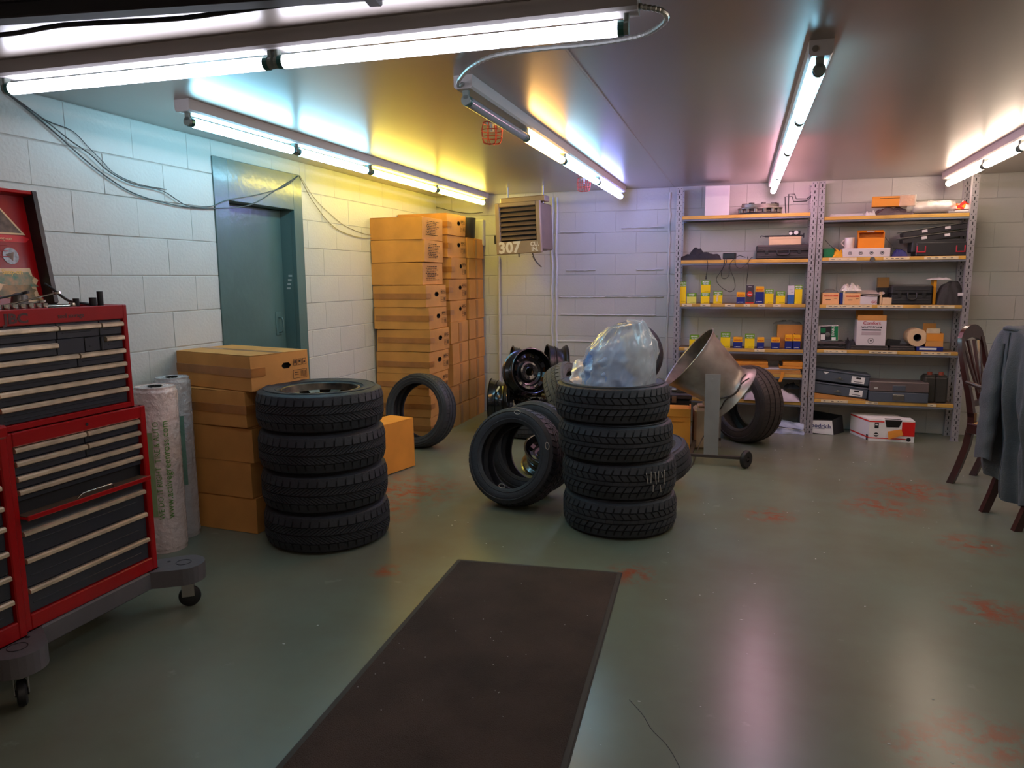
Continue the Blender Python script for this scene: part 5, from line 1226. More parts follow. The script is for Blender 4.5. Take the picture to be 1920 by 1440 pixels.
MB(orb).box(-w/2-.004, .0, 0, w/2+.002, .035, .003, M=T(0, .06, .135) @ RX(28)).box(-w/2, .03, .133, w/2, .10, .136).obj('open_flap', c); MB(wht).box(-.03, -.001, .003, .03, .016, .0038, M=T(0, .06, .135) @ RX(28)).obj('paper_label', c)
MB(holed).box(-w/2+.004, .02, .06, w/2-.004, .096, .062).obj('inside_shade', c)  # dark sheet stands in for the shade in the open carton
P = [(X_(1653), 6.92, zc+.09), (X_(1659), 6.90, zc+.05), (X_(1667), 6.89, Z2+.085), (X_(1668), 6.885, Z2+.02)]
MB(black_pl).tube(spline(P, 4), .003, 6).obj('black_lead', smooth=60, label='black lead hanging from the open orange carton', cat='cable')
c = lump('blue_duster', 'dark blue padded object between white box and black equipment, second right shelf', 'duster', X_(1667), X_(1696), 6.89, 6.97, Z2, .095, pm('dark_blue_fabric', S(44, 44, 110), .7), 35, nu=18, jag=.2)
x0, x1 = X_(1698), X_(1808); w = x1-x0
c = thing('toolbox_pair', 'black tool case with two red latches at the right of the second shelf', 'case', ((x0+x1)/2, 6.89, Z2)); MB(casek).box(-w/2+.05, 0, 0, w/2, .2, .115, bev=.008).obj('case_base', c); MB(casek).box(-w/2+.02, .02, .03, w/2-.02, .2, .14, bev=.01).obj('case_lid', c)
rl = pm('red_latch', S(176, 36, 56), .4)
for u in (-.13, .16): MB(rl).box(u-.035, -.006, .03, u+.035, .001, .04, bev=.002).box(u-.035, -.006, .04, u-.026, .001, .085, bev=.002).box(u+.026, -.006, .04, u+.035, .001, .085, bev=.002).obj('red_latch', c)
for k, (z, r_) in enumerate(((.148, 7), (.205, 8))):
    c = thing('rack_panel', ('lower' if k == 0 else 'upper')+' of two dark slatted metal racks tilted on the black tool case', 'rack', M=T((x0+x1)/2-.02, 6.91, Z2+z+.012) @ RY(-r_))
    MB(steel).box(-.27, 0, .02, .30-.03*k, .16, .025, bev=.001).obj('rack_sheet', c)
    fr__ = MB(dk); fr__.box(-.25, .004, -.018, .27, .15, .016, bev=.004); fr__.box(-.25, .001, -.022, .26, .006, -.014).obj('rack_frame', c)
    MB(wht).box(-.11, -.002, -.008, -.07, .001, .014).box(.06, -.002, -.008, .10, .001, .014).obj('white_tabs', c, kind='stuff')
# third shelf
def papercarton(label, px0, px1, ptop, zb, m, pr, Y=6.89, rz=0, dep=.14):
    x, w, h = pxbox(px0, px1, ptop, zb, Y)
    c = thing('open_carton', label, 'box', M=T(x, Y, zb) @ RZ(rz)); a, b = -w/2, w/2
    MB(m).box(a, 0, 0, b, .003, h).box(a, .003, 0, a+.003, dep, h).box(b-.003, .003, 0, b, dep, h).box(a, dep-.003, 0, b, dep, h).box(a+.003, .003, 0, b-.003, dep-.003, .003).obj('box_walls', c)
    MB(holed).box(a+.004, .004, h*.7, b-.004, dep-.004, h*.72).obj('inside_shade', c)  # near-black sheet below the rim, painted shade of the interior
    if pr:
        MB(redp).box(a+w*.1, -.001, h*.68, b-w*.06, 0, h*.80).obj('red_stripe', c); text('CAUTION', w*.12, T(a+w*.14, -.0015, h*.70) @ FR, m, c); MB(ink).box(a+w*.2, -.001, h*.38, a+w*.5, 0, h*.44).box(b-w*.3, -.001, h*.50, b-w*.1, 0, h*.54).obj('handwriting', c)
    return c, x, w, h
peach = pm('peach_card', S(240, 182, 124), .6, var=(6, .05))
papercarton('peach carton with red stripe at the left end of the third right shelf', 1542, 1573, 549, Z3, peach, True)
lump('brown_paper_packing', 'crumpled brown packing in the leftmost peach carton', 'paper', X_(1544), X_(1572), 6.90, 7.0, Z3+.10, .045, greycl, 41, nu=16)
c = thing('dark_blue_box', 'narrow dark blue box between the two peach cartons', 'box', (X_(1577), 6.9, Z3)); MB(bsb).box(-.012, 0, 0, .014, .1, .10, bev=.002).obj('box_body', c); MB(strip).box(.015, 0, 0, .032, .1, .115, bev=.002).obj('pale_sleeve', c)
papercarton('peach carton with red stripe and crumpled film spilling out, third right shelf', 1584, 1613, 550, Z3, peach, True)
lump('clear_film_wad', 'wad of clear and white film in the second peach carton', 'plastic film', X_(1576), X_(1616), 6.90, 7.0, Z3+.115, .085, pm('white_film', S(214, 208, 200), .2, coat=.6, bump=(40, 1)), 43, nu=22, px=1.6)
c, x, w, h = papercarton('white open carton with dark inside under the white plate, third right shelf', 1613, 1645, 556, Z3, wht, False)
text('GG', .03, T(.02, -.0012, .012) @ FR, rl, c, bold=.0004)
MB(pm('white_plate', S(222, 206, 196), .4)).lathe([(0, 0), (.10, 0), (.115, .008), (.114, .011), (.10, .004), (0, .004)], 40, M=T(X_(1634), 6.99, Z3+h+.021) @ RX(10)).obj('white_plate', smooth=40, label='round white plate-like lid resting on the white open carton', cat='lid')
MB(black_pl).box(X_(1616), 6.90, Z3+h, X_(1648), 7.05, Z3+h+.020, bev=.003).obj('black_tray', label='thin black tray between the white carton and the white round lid', cat='tray')
papercarton('small cream carton with an open flap left of the black hard case', 1655, 1672, 558, Z3, cb_, False, dep=.08)
c = thing('small_cream_box', 'small narrow cream box beside the small open cream carton', 'box', (X_(1652), 6.905, Z3)); MB(cb_).box(-.008, 0, 0, .008, .06, .105, bev=.002).obj('box_body', c); MB(cb_).box(-.008, 0, .104, .008, .03, .108).obj('box_flap', c)
c = thing('amber_black_box', 'small upright amber and black box at the back of the third right shelf', 'box', (X_(1654, 7.05), 7.03, Z3)); hh_ = at_y(1654, 520, 7.03).z-Z3
MB(black_pl).box(-.045, 0, 0, .045, .06, hh_*.62, bev=.002).obj('box_body', c); MB(pm('amber_olive', S(140, 104, 50), .5)).box(-.045, 0, hh_*.62, .045, .06, hh_, bev=.002).obj('box_top_band', c)
_, x, w, h = hardcase('black hard case in the middle of the third right shelf', 1671, 1748, 534, Z3, 6.89, .22, casek)
sbag = lump('black_soft_bag', 'black soft bag with a white tag at the right end of the third shelf', 'bag', X_(1757), X_(1812), 6.885, 7.04, Z3, .30, pm('black_nylon', S(46, 44, 46), .75, bump=(40, .4)), 47, nu=26, nv=18, jag=.12, px=.3)
MB(wht).box(X_(1794), 6.878, Z3+.075, X_(1806), 6.884, Z3+.10, bev=.001).obj('white_tag', sbag); bpy.data.objects['white_tag'].matrix_basis = sbag.matrix_basis.inverted()
c = thing('yellow_folder', 'yellow upright folder between the black hard case and the soft bag', 'folder', (X_(1753), 6.94, Z3)); MB(pm('yellow_folder', S(224, 150, 16), .5)).box(-.008, 0, 0, .014, .10, .21, bev=.001).obj('folder_body', c); MB(wht).box(-.008, .004, .205, .012, .096, .212).obj('folder_pages', c)
lump('paper_sheets', 'loose white paper lying on top of the case and soft bag, third shelf', 'paper', X_(1738), X_(1784), 6.92, 7.03, Z3+.208, .03, wht, 51, nu=14)
# fourth shelf
fcase = hardcase('flat dark case under the green dust-mask box on the fourth right shelf', 1534, 1592, 641, Z4, 6.885, .22, casem, hand=False)
zb = Z4+fcase[3]
c = thing('green_print_box', 'green, white and black printed carton tilted on the flat dark case', 'box', M=T(X_(1557), 6.91, zb+.004) @ RY(-2)); hb = .135; w = .165
MB(wht).box(-w/2, 0, 0, w/2, .07, hb, bev=.002).obj('box_walls', c)
MB(blkp).box(-w*.38, -.001, .004, w*.15, 0, hb*.97).obj('black_print', c); MB(grn).box(w*.15, -.001, .004, w/2-.002, 0, hb*.97).box(-w*.36, -.0016, hb*.55, -w*.12, -.001, hb*.85).obj('green_print', c)
MB(wtx).box(-w*.36, -.0018, .012, -w*.14, -.001, hb*.44).box(w*.18, -.0018, .006, w*.38, -.001, hb*.25).obj('white_panel', c)
MB(greycl).lathe([(0, .008), (.014, .006), (.022, 0)], 16, M=T(-.003, -.001, hb*.42) @ RX(90)).obj('printed_mask', c)
text('DIABLO', .028, T(w*.30, -.0018, hb*.33) @ FR @ RZ(90), wtx, c, bold=.0003)
lump('dark_jacket_heap', 'dark crumpled fabric between the flat case and the white foam carton', 'cloth', X_(1588), X_(1612), 6.885, 7.03, Z4, .12, blc, 55, nu=18)
for k, (a, b, lbl) in enumerate(((1600, 1672, 'flat dark board under the white foam carton on the fourth right shelf'), (1674, 1722, 'flat dark board under the paper roll on the fourth right shelf'))):
    c = thing('dark_board', lbl, 'board', (X_(a), 6.885, Z4)); ww = X_(b)-X_(a); MB(casem).box(0, 0, 0, ww, .2, .022, bev=.003).obj('lower_board', c); MB(casem).box(.004, .004, .023, ww-.004, .2, .040, bev=.003).obj('upper_board', c)
zb = Z4+.041; x0, x1 = X_(1610), X_(1665); w = x1-x0; hb = at_y(1637, 601, 6.89).z-zb
c = thing('white_foam_carton', 'white carton with red script and black bar print, its brown flaps open upward', 'box', ((x0+x1)/2, 6.89, zb))
MB(wht).box(-w/2, 0, 0, w/2, .003, hb).box(-w/2, .003, 0, -w/2+.003, .16, hb).box(w/2-.003, .003, 0, w/2, .16, hb).box(-w/2, .157, 0, w/2, .16, hb).box(-w/2, .003, 0, w/2, .157, .003).obj('box_walls', c)
ft = at_y(1637, 591, 6.9).z-zb; MB(card).box(-w/2+.002, .0, hb, w/2-.004, .002, ft).obj('front_flap', c); MB(card).box(-w/2+.006, .158, hb, w/2-.006, .160, ft+.075).obj('back_flap', c); MB(card).box(w/2-.002, .003, hb, w/2, .157, ft).obj('side_flap', c)
MB(holed).box(-w/2+.004, .004, hb*.9, w/2-.004, .156, hb*.91).obj('inside_shade', c)  # dark sheet under the flaps, interior shade as colour
text('Comfort', w*.17, T(0, -.001, hb*.84) @ FR, rl, c, align='CENTER', bold=.0006); text('WHITE FOAM', w*.115, T(0, -.001, hb*.69) @ FR, blkp, c, align='CENTER', bold=.0003)
MB(blkp).box(-w*.33, -.001, hb*.60, w*.33, 0, hb*.645).obj('black_bar', c)
MB(pm('faint_print', S(184, 168, 172), .5)).box(-w*.33, -.001, hb*.42, w*.33, 0, hb*.56).obj('faint_text_block', c)
MB(blkp).tube([(w*.10*math.cos(2*PI*i/24), -.001, hb*.19+w*.10*math.sin(2*PI*i/24)) for i in range(24)], .0014, 5, closed=True).box(-.006, -.001, hb*.17, .008, 0, hb*.21).obj('round_stamp', c)
c = thing('card_reader', 'small dark wedge-shaped device on the flat dark boards', 'device', M=T(X_(1681), 6.92, Z4+.041) @ RX(0))
MB(casek).add([(-.055, 0, 0), (.05, 0, 0), (.06, 0, .045), (-.035, 0, .055), (-.055, .06, 0), (.05, .06, 0), (.06, .06, .045), (-.035, .06, .055)], [(0, 1, 2, 3), (7, 6, 5, 4), (0, 4, 5, 1), (1, 5, 6, 2), (2, 6, 7, 3), (3, 7, 4, 0)]).obj('device_body', c)
MB(black_pl).box(-.03, -.001, .01, .045, .0, .04).obj('device_screen', c); MB(black_pl).tube([(0, .0, .004), (.005, -.02, -.002), (.02, -.03, -.03)], .003, 6).obj('device_lead', c)
rr = .075; c = thing('paper_roll', 'wide paper tape roll with dark core facing out on the fourth right shelf', 'roll', M=T(X_(1725), 6.89, Z4+.041+rr))
MB(cb_).lathe([(rr*.42, 0), (rr, 0), (rr, .18), (rr*.42, .18)], 40, closed=True, M=RX(-90)).obj('roll_body', c, smooth=40)
MB(pm('roll_core', S(60, 62, 60), .7)).lathe([(rr*.37, -.001), (rr*.42, -.001), (rr*.42, .18), (rr*.37, .18)], 30, closed=True, M=RX(-90)).obj('roll_core', c, smooth=40)
MB(holed).cyl((0, .10, 0), (0, .11, 0), rr*.37, n=24).obj('dark_core_inside', c)
c, x, w, h = papercarton('open brown carton with papers standing in it, right of the paper roll', 1742, 1775, 625, Z4+.042, card, False)
MB(card).box(-w/2, .138, h, w/2-.03, .141, h+.075).obj('back_flap', c); MB(strip).box(-w/2+.01, .05, h*.7, w/2-.02, .06, h+.025).box(-w/2+.02, .08, h*.7, w/2-.01, .085, h+.035).obj('papers', c); MB(orange_c).box(-w/2+.002, -.002, h*.42, w/2-.002, -.0002, h*.92).obj('orange_front_panel', c)
c = thing('blue_white_pack', 'flat blue and white pack under the open brown carton', 'pack', (X_(1750), 6.885, Z4)); MB(bsb).box(-.10, 0, 0, .10, .16, .040, bev=.004).obj('pack_body', c); MB(wtx).box(-.08, -.001, .014, .05, .0, .03).obj('white_print', c)
# fifth shelf
gc = pm('blue_grey_case', S(80, 88, 98), .4, var=(5, .08)); gct = pm('brown_grey_case', S(104, 92, 88), .4, var=(5, .08))
x0, x1 = X_(1530, 6.89), X_(1637, 6.89)
c = thing('flat_drawer_case', 'upper blue-grey flat case of the tilted pair at the left of the bottom right shelf', 'case', M=T((x0+x1)/2-.002, 6.90, Z5+.148) @ RY(6.0))
def flatcase(c, w, h, sticker, m=gc):
    MB(m).box(-w/2, 0, 0, w/2, .20, h*.86, bev=.006).obj('case_base', c, smooth=30); MB(m).box(-w/2-.003, -.003, h*.86, w/2+.003, .203, h, bev=.004).obj('case_lid', c, smooth=30)
    MB(steel).box(-.03, -.006, h*.30, .03, .001, h*.36, bev=.001).box(-.012, -.008, h*.28, .012, .001, h*.48, bev=.002).obj('case_latch', c)
    if sticker: s_ = MB(wtx).box(w*.20, -.0015, h*.15, w*.20+.105, 0, h*.72).obj('white_sticker', c); MB(blkp).box(w*.20+.035, -.0022, h*.52, w*.20+.075, -.0015, h*.68).box(w*.20+.02, -.0022, h*.25, w*.20+.09, -.0015, h*.30).obj('sticker_print', s_)
flatcase(c, .485, .100, True); MB(wtx).add([(-.14, -.0015, .082), (-.09, -.0015, .082), (-.12, -.0015, .06)], [(0, 1, 2)]).obj('torn_white_sticker', c)
c = thing('flat_drawer_case', 'lower blue-grey flat case of the tilted pair at the left of the bottom right shelf', 'case', M=T((x0+x1)/2-.012, 6.90, Z5+.034) @ RY(6.0)); flatcase(c, .485, .098, True)
MB(card).add([(-.25, 0, 0), (.22, 0, 0), (.22, .2, 0), (-.25, .2, 0), (-.25, 0, .055), (.22, 0, .006), (.22, .2, .006), (-.25, .2, .055)], [(0, 3, 2, 1), (4, 5, 6, 7), (0, 1, 5, 4), (1, 2, 6, 5), (2, 3, 7, 6), (3, 0, 4, 7)], M=T((x0+x1)/2, 6.9, Z5)).obj('wooden_wedge', label='yellow-brown wedge board under the tilted pair of flat cases', cat='board')
x0, x1 = X_(1641, 6.87), X_(1755, 6.87); w = x1-x0
c = thing('grey_document_case', 'wide grey case with brown-grey top in the middle of the bottom right shelf', 'case', ((x0+x1)/2, 6.862, Z5)); 
MB(gc).box(-w/2, 0, 0, w/2, .22, .085, bev=.005).obj('case_base', c, smooth=30); MB(gct).box(-w/2, 0, .088, w/2, .22, .175, bev=.006).obj('case_lid', c, smooth=30)
MB(gc).box(-.05, -.005, .10, .05, .0, .145, bev=.002).obj('handle_recess', c); MB(steel).box(-.045, -.005, .015, .045, .0, .065, bev=.002).box(-.01, -.009, .03, .01, -.004, .06, bev=.001).obj('case_latch', c); MB(white_metal).box(-w*.42, -.004, .11, -w*.36, 0, .125).obj('pale_sticker', c)
jug = pm('olive_black_plastic', S(52, 50, 44), .5, var=(9, .12)); cap_r = pm('rusty_red_cap', S(150, 70, 50), .5)
for k, (px, lbl) in enumerate(((1757, 'left of two dark upright canisters with reddish caps on the bottom right shelf'), (1779, 'right of two dark upright canisters with reddish caps, beside the chair back'))):
    c = thing('canister', lbl, 'canister', (X_(px), 6.90, Z5)); MB(jug).box(-.047, 0, 0, .047, .17, .225, bev=.014).obj('canister_body', c, smooth=30)
    MB(jug).box(-.040, .01, .222, .040, .12, .238, bev=.006).obj('canister_shoulder', c); MB(cap_r).cyl((0, .05, .236), (0, .05, .262), .020, n=16).obj('screw_cap', c, smooth=40)
# floor items
p = at_z(1523, 812); c = thing('tire_display_stand', 'black tire display stand with white front panel lettered in blue, on the floor', 'display stand', M=T(.60, 6.89, 0) @ RZ(-6))
MB(black_pl).add([(0, 0, 0), (.215, 0, 0), (.20, 0, .135), (-.02, 0, .13), (.0, .19, 0), (.30, .16, 0), (.28, .15, .155), (.02, .17, .185)], [(3, 2, 1, 0), (4, 5, 6, 7), (0, 1, 5, 4), (1, 2, 6, 5), (3, 0, 4, 7)]).obj('stand_shell', c)
MB(wtx).add([(-.06, -.004, .012), (.213, -.004, .002), (.196, -.004, .128), (-.06, -.004, .118), (-.06, -.001, .012), (.213, -.001, .002), (.196, -.001, .128), (-.06, -.001, .118)], [(0, 1, 2, 3), (7, 6, 5, 4), (0, 4, 5, 1), (2, 6, 7, 3)]).obj('front_panel', c)
nb = pm('navy_lettering', S(40, 44, 110), .5)
text('BFGoodrich', .052, T(-.068, -.0052, .062) @ FR @ RZ(-1), nb, c, bold=.0008); MB(nb).box(-.02, -.0052, .05, .14, -.0045, .053).obj('underline', c)
pA, pB = at_z(1628, 826), at_z(1708, 827)
c = thing('red_white_carton', 'white carton with red bands and a torn open corner on the floor under the shelves', 'box', M=axes(pA, pB-pA, (0, 1, 0), (0, 0, 1)) if False else T(pA.x, pA.y, 0) @ RZ(1.5)); w = (pB-pA).length; hb = at_y(1668, 788, pA.y).z; db = .30
sk = -.10
MB(wtx).add([(0, 0, 0), (w, 0, 0), (w, 0, hb), (0, 0, hb), (sk, db, 0), (w+sk, db, 0), (w+sk, db, hb), (sk, db, hb)], [(0, 3, 2, 1), (4, 5, 6, 7), (0, 1, 5, 4), (1, 2, 6, 5), (2, 3, 7, 6), (3, 0, 4, 7)]).obj('box_walls', c)
rd = pm('bright_red_print', S(226, 28, 22), .45)
MB(rd).box(.0, -.0012, .022, w*.82, 0, .030).box(.0, -.0012, hb-.022, w*.33, 0, hb-.012).box(w*.72, -.0012, hb*.28, w+.0005, 0, hb-.012).obj('red_bands', c)
Ms = Matrix(((sk/math.hypot(sk, db), 0, -1, 0), (db/math.hypot(sk, db), 0, 0, 0), (0, 1, 0, 0), (0, 0, 0, 1)))
dl_ = math.hypot(sk, db); ux, uy = sk/dl_, db/dl_
def sidequad(a, b2, z0, z1, m, nm_): 
    e_ = .0012; nx_, ny_ = -uy*e_, ux*e_
    MB(m).add([(ux*a+nx_, uy*a+ny_, z0), (ux*b2+nx_, uy*b2+ny_, z0), (ux*b2+nx_, uy*b2+ny_, z1), (ux*a+nx_, uy*a+ny_, z1)], [(0, 1, 2, 3)]).obj(nm_, c)
sidequad(0, dl_, .022, .034, rd, 'red_bands'); sidequad(0, dl_, hb-.022, hb-.010, rd, 'red_bands'); sidequad(.01, .04, .0, .05, blkp, 'side_mark')
MB(wtx).box(.004, .004, hb, w-.004, .15, hb+.002).obj('top_flaps', c)
MB(holed).add([(w*.34, -.0016, hb+.001), (w*.72, -.0016, hb+.001), (w*.66, -.0016, hb*.68), (w*.38, -.0016, hb*.66), (w*.36, .06, hb+.0035), (w*.70, .05, hb+.0035)], [(0, 1, 2, 3), (0, 4, 5, 1)]).obj('torn_opening', c)  # flat dark patch stands in for the shade in the torn corner
MB(orange_c).add([(w*.40, -.03, hb*.50), (w*.70, -.02, hb*.62), (w*.74, -.03, hb*.36), (w*.42, -.04, hb*.14), (w*.40, -.027, hb*.50), (w*.70, -.017, hb*.62), (w*.74, -.027, hb*.36), (w*.42, -.037, hb*.14)], [(0, 3, 2, 1), (4, 5, 6, 7), (0, 1, 5, 4), (1, 2, 6, 5), (2, 3, 7, 6), (3, 0, 4, 7)]).obj('torn_flap', c)
MB(blkp).box(w*.12, -.0012, hb*.60, w*.21, 0, hb*.86).cyl((w*.165, -.0012, hb*.30), (w*.165, 0, hb*.30), hb*.10, n=18).cyl((w*.88, -.002, hb*.13), (w*.88, -.0012, hb*.13), hb*.10, n=8).obj('black_emblems', c)
MB(wtx).box(w*.135, -.002, hb*.74, w*.195, -.0012, hb*.80).box(w*.12, -.002, hb*.28, w*.21, -.0012, hb*.32).obj('white_inlays', c)
# ================================================================== unit heater in the corner
hb_ = pm('tan_enamel', S(150, 124, 98), .45, .1, bump=(30, .06), var=(4, .12)); hb2 = pm('brown_enamel_louvre', S(112, 90, 72), .45, var=(6, .12)); cream_p = pm('cream_stencil_paint', S(214, 202, 186), .6)
TL, TR, BR, BL_ = at_y(927, 382, 6.52), at_y(1010, 377, 6.50), at_y(1022, 472, 6.50), at_y(937, 479, 6.52)
O = (TL+TR+BR+BL_)/4; ux = ((TR+BR)/2-(TL+BL_)/2).normalized(); uz = ((TL+TR)/2-(BR+BL_)/2).normalized()
Wh, Hh = ((TR+BR)/2-(TL+BL_)/2).length, ((TL+TR)/2-(BR+BL_)/2).length
MH = axes(O, ux, uz); uz = (MH.to_3x3() @ V((0, 1, 0)))
ht = thing('unit_heater', 'brown louvred unit heater lettered 307 CU. IN., hung from ceiling in the far left corner', 'heater', M=MH)   # local x right, y up, z towards the room
w2, h2 = Wh/2, Hh/2
MB(hb_).box(-w2, -h2, -.0, -w2+.045, h2, .04, bev=.006).box(w2-.045, -h2, 0, w2, h2, .04, bev=.006).box(-w2+.04, h2-.04, 0, w2-.04, h2, .04, bev=.006).box(-w2+.04, -h2, 0, w2-.04, -h2+.115, .04, bev=.006).obj('heater_front_frame', ht, smooth=30)
MB(hb2).box(-w2+.02, -h2+.03, -.36, w2-.01, h2-.01, 0, bev=.01).obj('heater_casing', ht)
MB(dkin).box(-w2+.04, -h2+.11, -.002, w2-.04, h2-.035, .004).obj('dark_core', ht)
lz0, lz1 = -h2+.12, h2-.045
for k in range(7):
    z = lz0+(lz1-lz0)*(k+.5)/7
    MB(hb2).box(-w2+.047, -.022, -.002, w2-.047, .022, .002, bev=.001).obj('louvre_slat', ht, M=T(0, z, .024) @ RX(-50))
text('307', .140, T(-w2+.022, -h2+.014, .0405), cream_p, ht, bold=.0048, sx=1.02)
text('CU.', .052, T(w2-.105, -h2+.064, .0405), cream_p, ht, bold=.0015); text('IN.', .052, T(w2-.095, -h2+.018, .0405), cream_p, ht, bold=.0015)
inv = MH.inverted()
for (x, z) in ((-w2+.06, -.15), (w2-.03, -.15)):
    pt = MH @ V((x, h2-.02, z)); MB(steel).cyl(inv @ pt, inv @ V((pt.x, pt.y, CZ)), .009, n=10).obj('hanger_rod', ht, smooth=40)
a_, b_ = MH @ V((0, h2-.02, -.12)), None
MB(hb_).box(-w2+.02, h2, -.20, w2+.02, h2+.055, -.06, bev=.008).obj('top_duct', ht)
P = [V(inv @ MH @ V((x, y, z))) for x, y, z in ((.11, -h2+.01, -.02), (.13, -h2-.05, -.02), (.17, -h2-.10, .0), (.20, -h2-.13, .0), (.16, -h2-.085, .02), (.12, -h2-.03, 0))]
MB(tie).tube(spline(P, 5), .005, 6).obj('heater_lead', ht, smooth=60)
MB(tie).cyl((-.01, -h2, .01), (-.01, -h2-.03, .01), .006, n=8).obj('drain_stub', ht)
MB(dk).box(-w2-.035, -.13, -.06, -w2+.0, -.05, .0, bev=.004).obj('control_box', ht)
# ================================================================== dining chairs
mah = pm('dark_mahogany', S(62, 26, 24), .28, coat=.5, bump=(20, .05), var=(6, .2), stretch=(1, 1, .2)); seatm = pm('gold_brocade_seat', S(206, 158, 92), .8, bump=(90, .3), var=(30, .3, S(150, 122, 80)))
gilt = pm('brocade_lattice', S(222, 186, 120), .7)
def sweep(b, pts, wx, wy, m=0):      # rectangular section sweep, section axes world x / y
    n = len(pts); vs = []
    for i, p in enumerate(pts):
        a, c = (wx[i] if isinstance(wx, list) else wx), (wy[i] if isinstance(wy, list) else wy)
        vs += [(p[0]-a, p[1]-c, p[2]), (p[0]+a, p[1]-c, p[2]), (p[0]+a, p[1]+c, p[2]), (p[0]-a, p[1]+c, p[2])]
    fs = [(3, 2, 1, 0), (4*n-4, 4*n-3, 4*n-2, 4*n-1)]
    for i in range(n-1): fs += [(4*i+j, 4*i+(j+1) % 4, 4*i+4+(j+1) % 4, 4*i+4+j) for j in range(4)]
    return b.add(vs, fs, m)
def chair(label, M, arms=True):
    t = thing('dining_chair', label, 'chair', M=M, group='dark wooden dining chairs at the right edge')
    hw = .165
    for s in (-1, 1):
        y = s*hw
        sweep(MB(mah), [(-.315, y, 0), (-.275, y, .12), (-.235, y, .27), (-.215, y, .42), (-.218, y, .50)], .021, .018).obj('leg', t, smooth=30)
        sweep(MB(mah), [(.205, s*.205, 0), (.205, s*.205, .40)], .020, .020).obj('leg', t)
        sweep(MB(mah), [(-.218, y, .47), (-.242, y, .60), (-.285, y*.99, .76), (-.322, y*.96, .92), (-.333, y*.86, .985)], [.020, .018, .016, .014, .013], [.018, .018, .018, .019, .022]).obj('back_stile', t, smooth=30)
    # arched crest rail
    cr = []; n = 14
    b = MB(mah)
    for i in range(n+1):
        u = -1+2*i/n; y = u*hw*.97; zt2 = .985+.085*(1-u*u)**.62; zb2 = .93+.055*(1-u*u)
        if i: 
            py, pt2, pb2 = cr
            for x0, x1 in ((-.348, -.322),):
                b.add([(x0, py, pb2), (x0, y, zb2), (x0, y, zt2), (x0, py, pt2), (x1, py, pb2), (x1, y, zb2), (x1, y, zt2), (x1, py, pt2)], [(0, 1, 2, 3), (7, 6, 5, 4), (0, 4, 5, 1), (2, 6, 7, 3)])
        cr = (y, zt2, zb2)
    b.obj('crest_rail', t, smooth=40)
    for u in (-.55, -.2, .2, .55):
        sweep(MB(mah), [(-.232, u*.075, .56), (-.262, u*.085, .68), (-.298, u*.15, .82), (-.334, u*.22, .965)], .007, [.013, .010, .011, .014]).obj('back_splat', t, smooth=30)
    MB(mah).box(-.245, -hw, .535, -.220, hw, .575, bev=.004).box(-.236, -.06, .57, -.218, .06, .62, bev=.004).obj('lower_back_rail', t)
    b = MB(mah).box(-.23, -.205, .365, .225, -.180, .43, bev=.004).box(-.23, .180, .365, .225, .205, .43, bev=.004).box(.20, -.2, .365, .225, .2, .43, bev=.004).box(-.23, -.2, .365, -.205, .2, .43, bev=.004).obj('seat_rail', t)
    sm = MB(seatm).grid(16, 16, lambda u, v: (-.205+.42*u, -.185+.37*v, .43+.045*(math.sin(PI*u)*math.sin(PI*v))**.35)).obj('seat_cushion', t, smooth=180)
    l = MB(gilt)
    for k in range(9):
        for d in (0, 1):
            pts = []
            for i in range(13):
                u = i/12; v = (k/8*1.6-.3)+(u-.5)*(.6 if d else -.6)
                if 0.02 < v < .98 and .02 < u < .98: pts.append((-.205+.42*u, -.185+.37*v, .4315+.045*(math.sin(PI*u)*math.sin(PI*v))**.35))
            if len(pts) > 2: l.tube(pts, .0018, 4)
    l.obj('lattice_piping', sm)
    if arms:
        for s in (-1, 1):
            y = s*(hw+.012)
            sweep(MB(mah), [(.12, y+s*.02, .42), (.13, y+s*.025, .52), (.15, y+s*.03, .655)], .015, .013).obj('arm_post', t, smooth=30)
            MB(mah).tube(spline([(-.265, y, .70), (-.12, y+s*.012, .665), (.0, y+s*.03, .655), (.10, y+s*.035, .665), (.20, y+s*.03, .66)], 4), .014, 8).obj('armrest', t, smooth=60)
    return t
chair('dark wooden armchair with open splat back and gold patterned seat, nearest the shelves', T(1.745, 5.397, 0) @ RZ(-38))
ch2 = chair('dark wooden dining chair at the right edge with a grey jacket hung over it', T(1.761, 4.727, 0) @ RZ(12), arms=False)
# jacket over the second chair
jk = pm('grey_denim_jacket', S(88, 88, 92), .9, bump=(140, .35), var=(5, .14)); jkd = pm('dark_jacket_lining', S(38, 34, 42), .9)
jt = thing('jacket', 'grey-blue jacket draped over the back of the nearer dining chair, hem almost at the floor', 'jacket', M=T(1.457, 4.66, 0) @ RZ(12))
def topz(u): return 1.105-.30*abs(2*u-1)**3.2
def yv(u, w_): return (.24-.50*u)*(1+.10*w_)
def jback(u, v):       # side facing the room
    if v < .12:
        f = v/.12; return (.045-.085*f, yv(u, 0), topz(u)+.014*math.sin(PI*f))
    w_ = (v-.12)/.88; hem = .13+.10*(1-u)**1.5+.03*math.sin(u*8)+.03*nz(u*4, 2, 1)
    fold = (.022*math.sin(u*19+1.5*w_)+.014*math.sin(u*37+3*w_+1)+.022*nz(u*5, w_*4, 3))*min(1, w_*3)
    return (-.042-.025*math.sin(PI*min(1, w_*1.6))+.05*w_+fold, yv(u, w_)+.010*nz(u*6, w_*5, 8), topz(u)+(hem-topz(u))*w_)
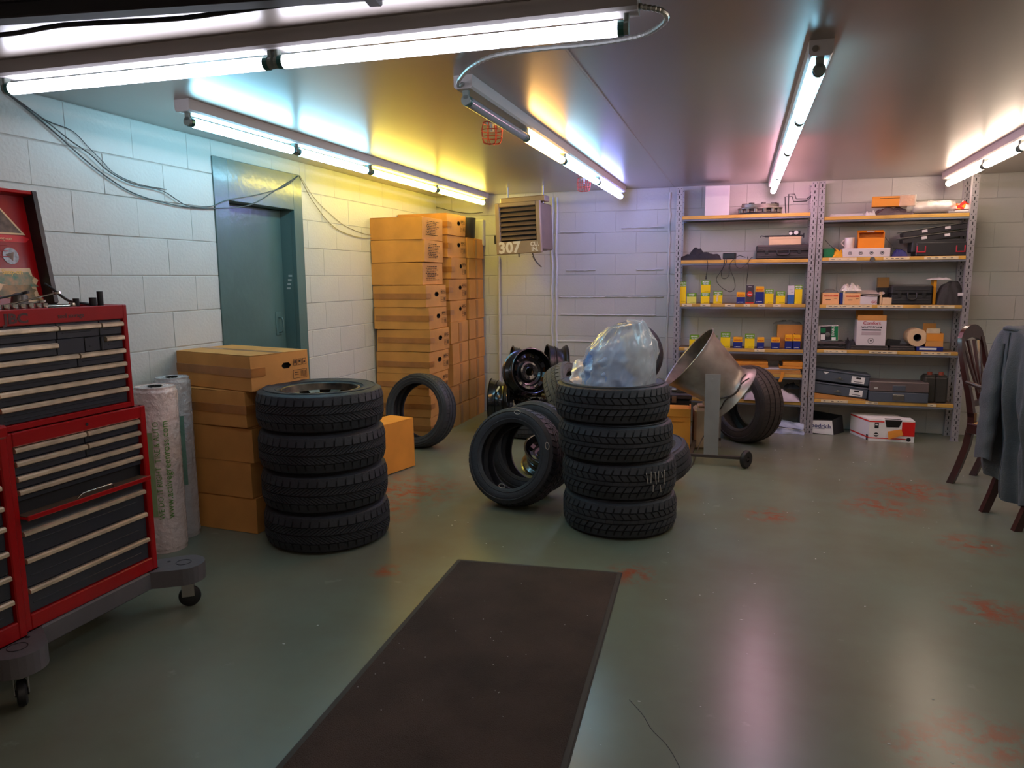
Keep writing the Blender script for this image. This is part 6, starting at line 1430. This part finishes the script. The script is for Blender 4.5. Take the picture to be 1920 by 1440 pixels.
def jfront(u, v):
    return (.045+.03*v+.02*math.sin(u*15)*v, yv(u, v*.5), topz(u)+(.50+.03*math.sin(u*6)-topz(u))*v)
MB(jk).grid(56, 60, jback).obj('jacket_back_panel', jt, smooth=180)
MB(jk).grid(40, 26, jfront).obj('jacket_front_panel', jt, smooth=180)
cl_ = [(.0+.045*math.cos(2*PI*i/20), .09*math.sin(2*PI*i/20), 1.10+.008*math.cos(4*PI*i/20)) for i in range(20)]
MB(jk).tube(cl_, .014, 8, closed=True).obj('collar', jt, smooth=60)
MB(jk).tube([V(jback(.5, .14+.86*i/30))+V((-.004, 0, 0)) for i in range(31)], .004, 6).obj('back_seam', jt, smooth=60)
def sleeve(name, pts, rad, flat=.55):
    pts = [V(p) for p in pts]; sp_ = spline(pts, 6); n = len(sp_); b = MB(jk); vs = []
    for i, p in enumerate(sp_):
        f = i/(n-1); k = f*(len(rad)-1); j = min(int(k), len(rad)-2); r = rad[j]+(rad[j+1]-rad[j])*(k-j)
        for q in range(20):
            a = 2*PI*q/20; rr = r*(1+.16*nz(math.cos(a)*2, math.sin(a)*2, f*6)+.05*math.sin(f*30+a*2))
            vs.append((p.x+rr*flat*math.cos(a), p.y+rr*math.sin(a), p.z+.01*math.sin(a*2)*(f > .9)))
    fs = [(i*20+q, i*20+(q+1) % 20, (i+1)*20+(q+1) % 20, (i+1)*20+q) for i in range(n-1) for q in range(20)]
    b.add(vs, fs); o = b.obj(name, jt, smooth=180)
    e = sp_[-1]; MB(jkd).lathe([(0, 0), (rad[-1]*.9, 0)], 16, M=T(e.x, e.y, e.z+.02) @ Matrix.Diagonal((flat, 1, 1, 1))).obj('sleeve_lining', o)
sleeve('sleeve', [(.02, .17, 1.0), (.03, .22, .90), (.035, .25, .77), (.04, .255, .66), (.05, .24, .575)], [.045, .075, .085, .08, .06])
sleeve('sleeve', [(-.04, .08, 1.02), (-.055, .10, .86), (-.06, .105, .68), (-.06, .11, .50), (-.065, .115, .345)], [.05, .07, .075, .07, .068], .5)
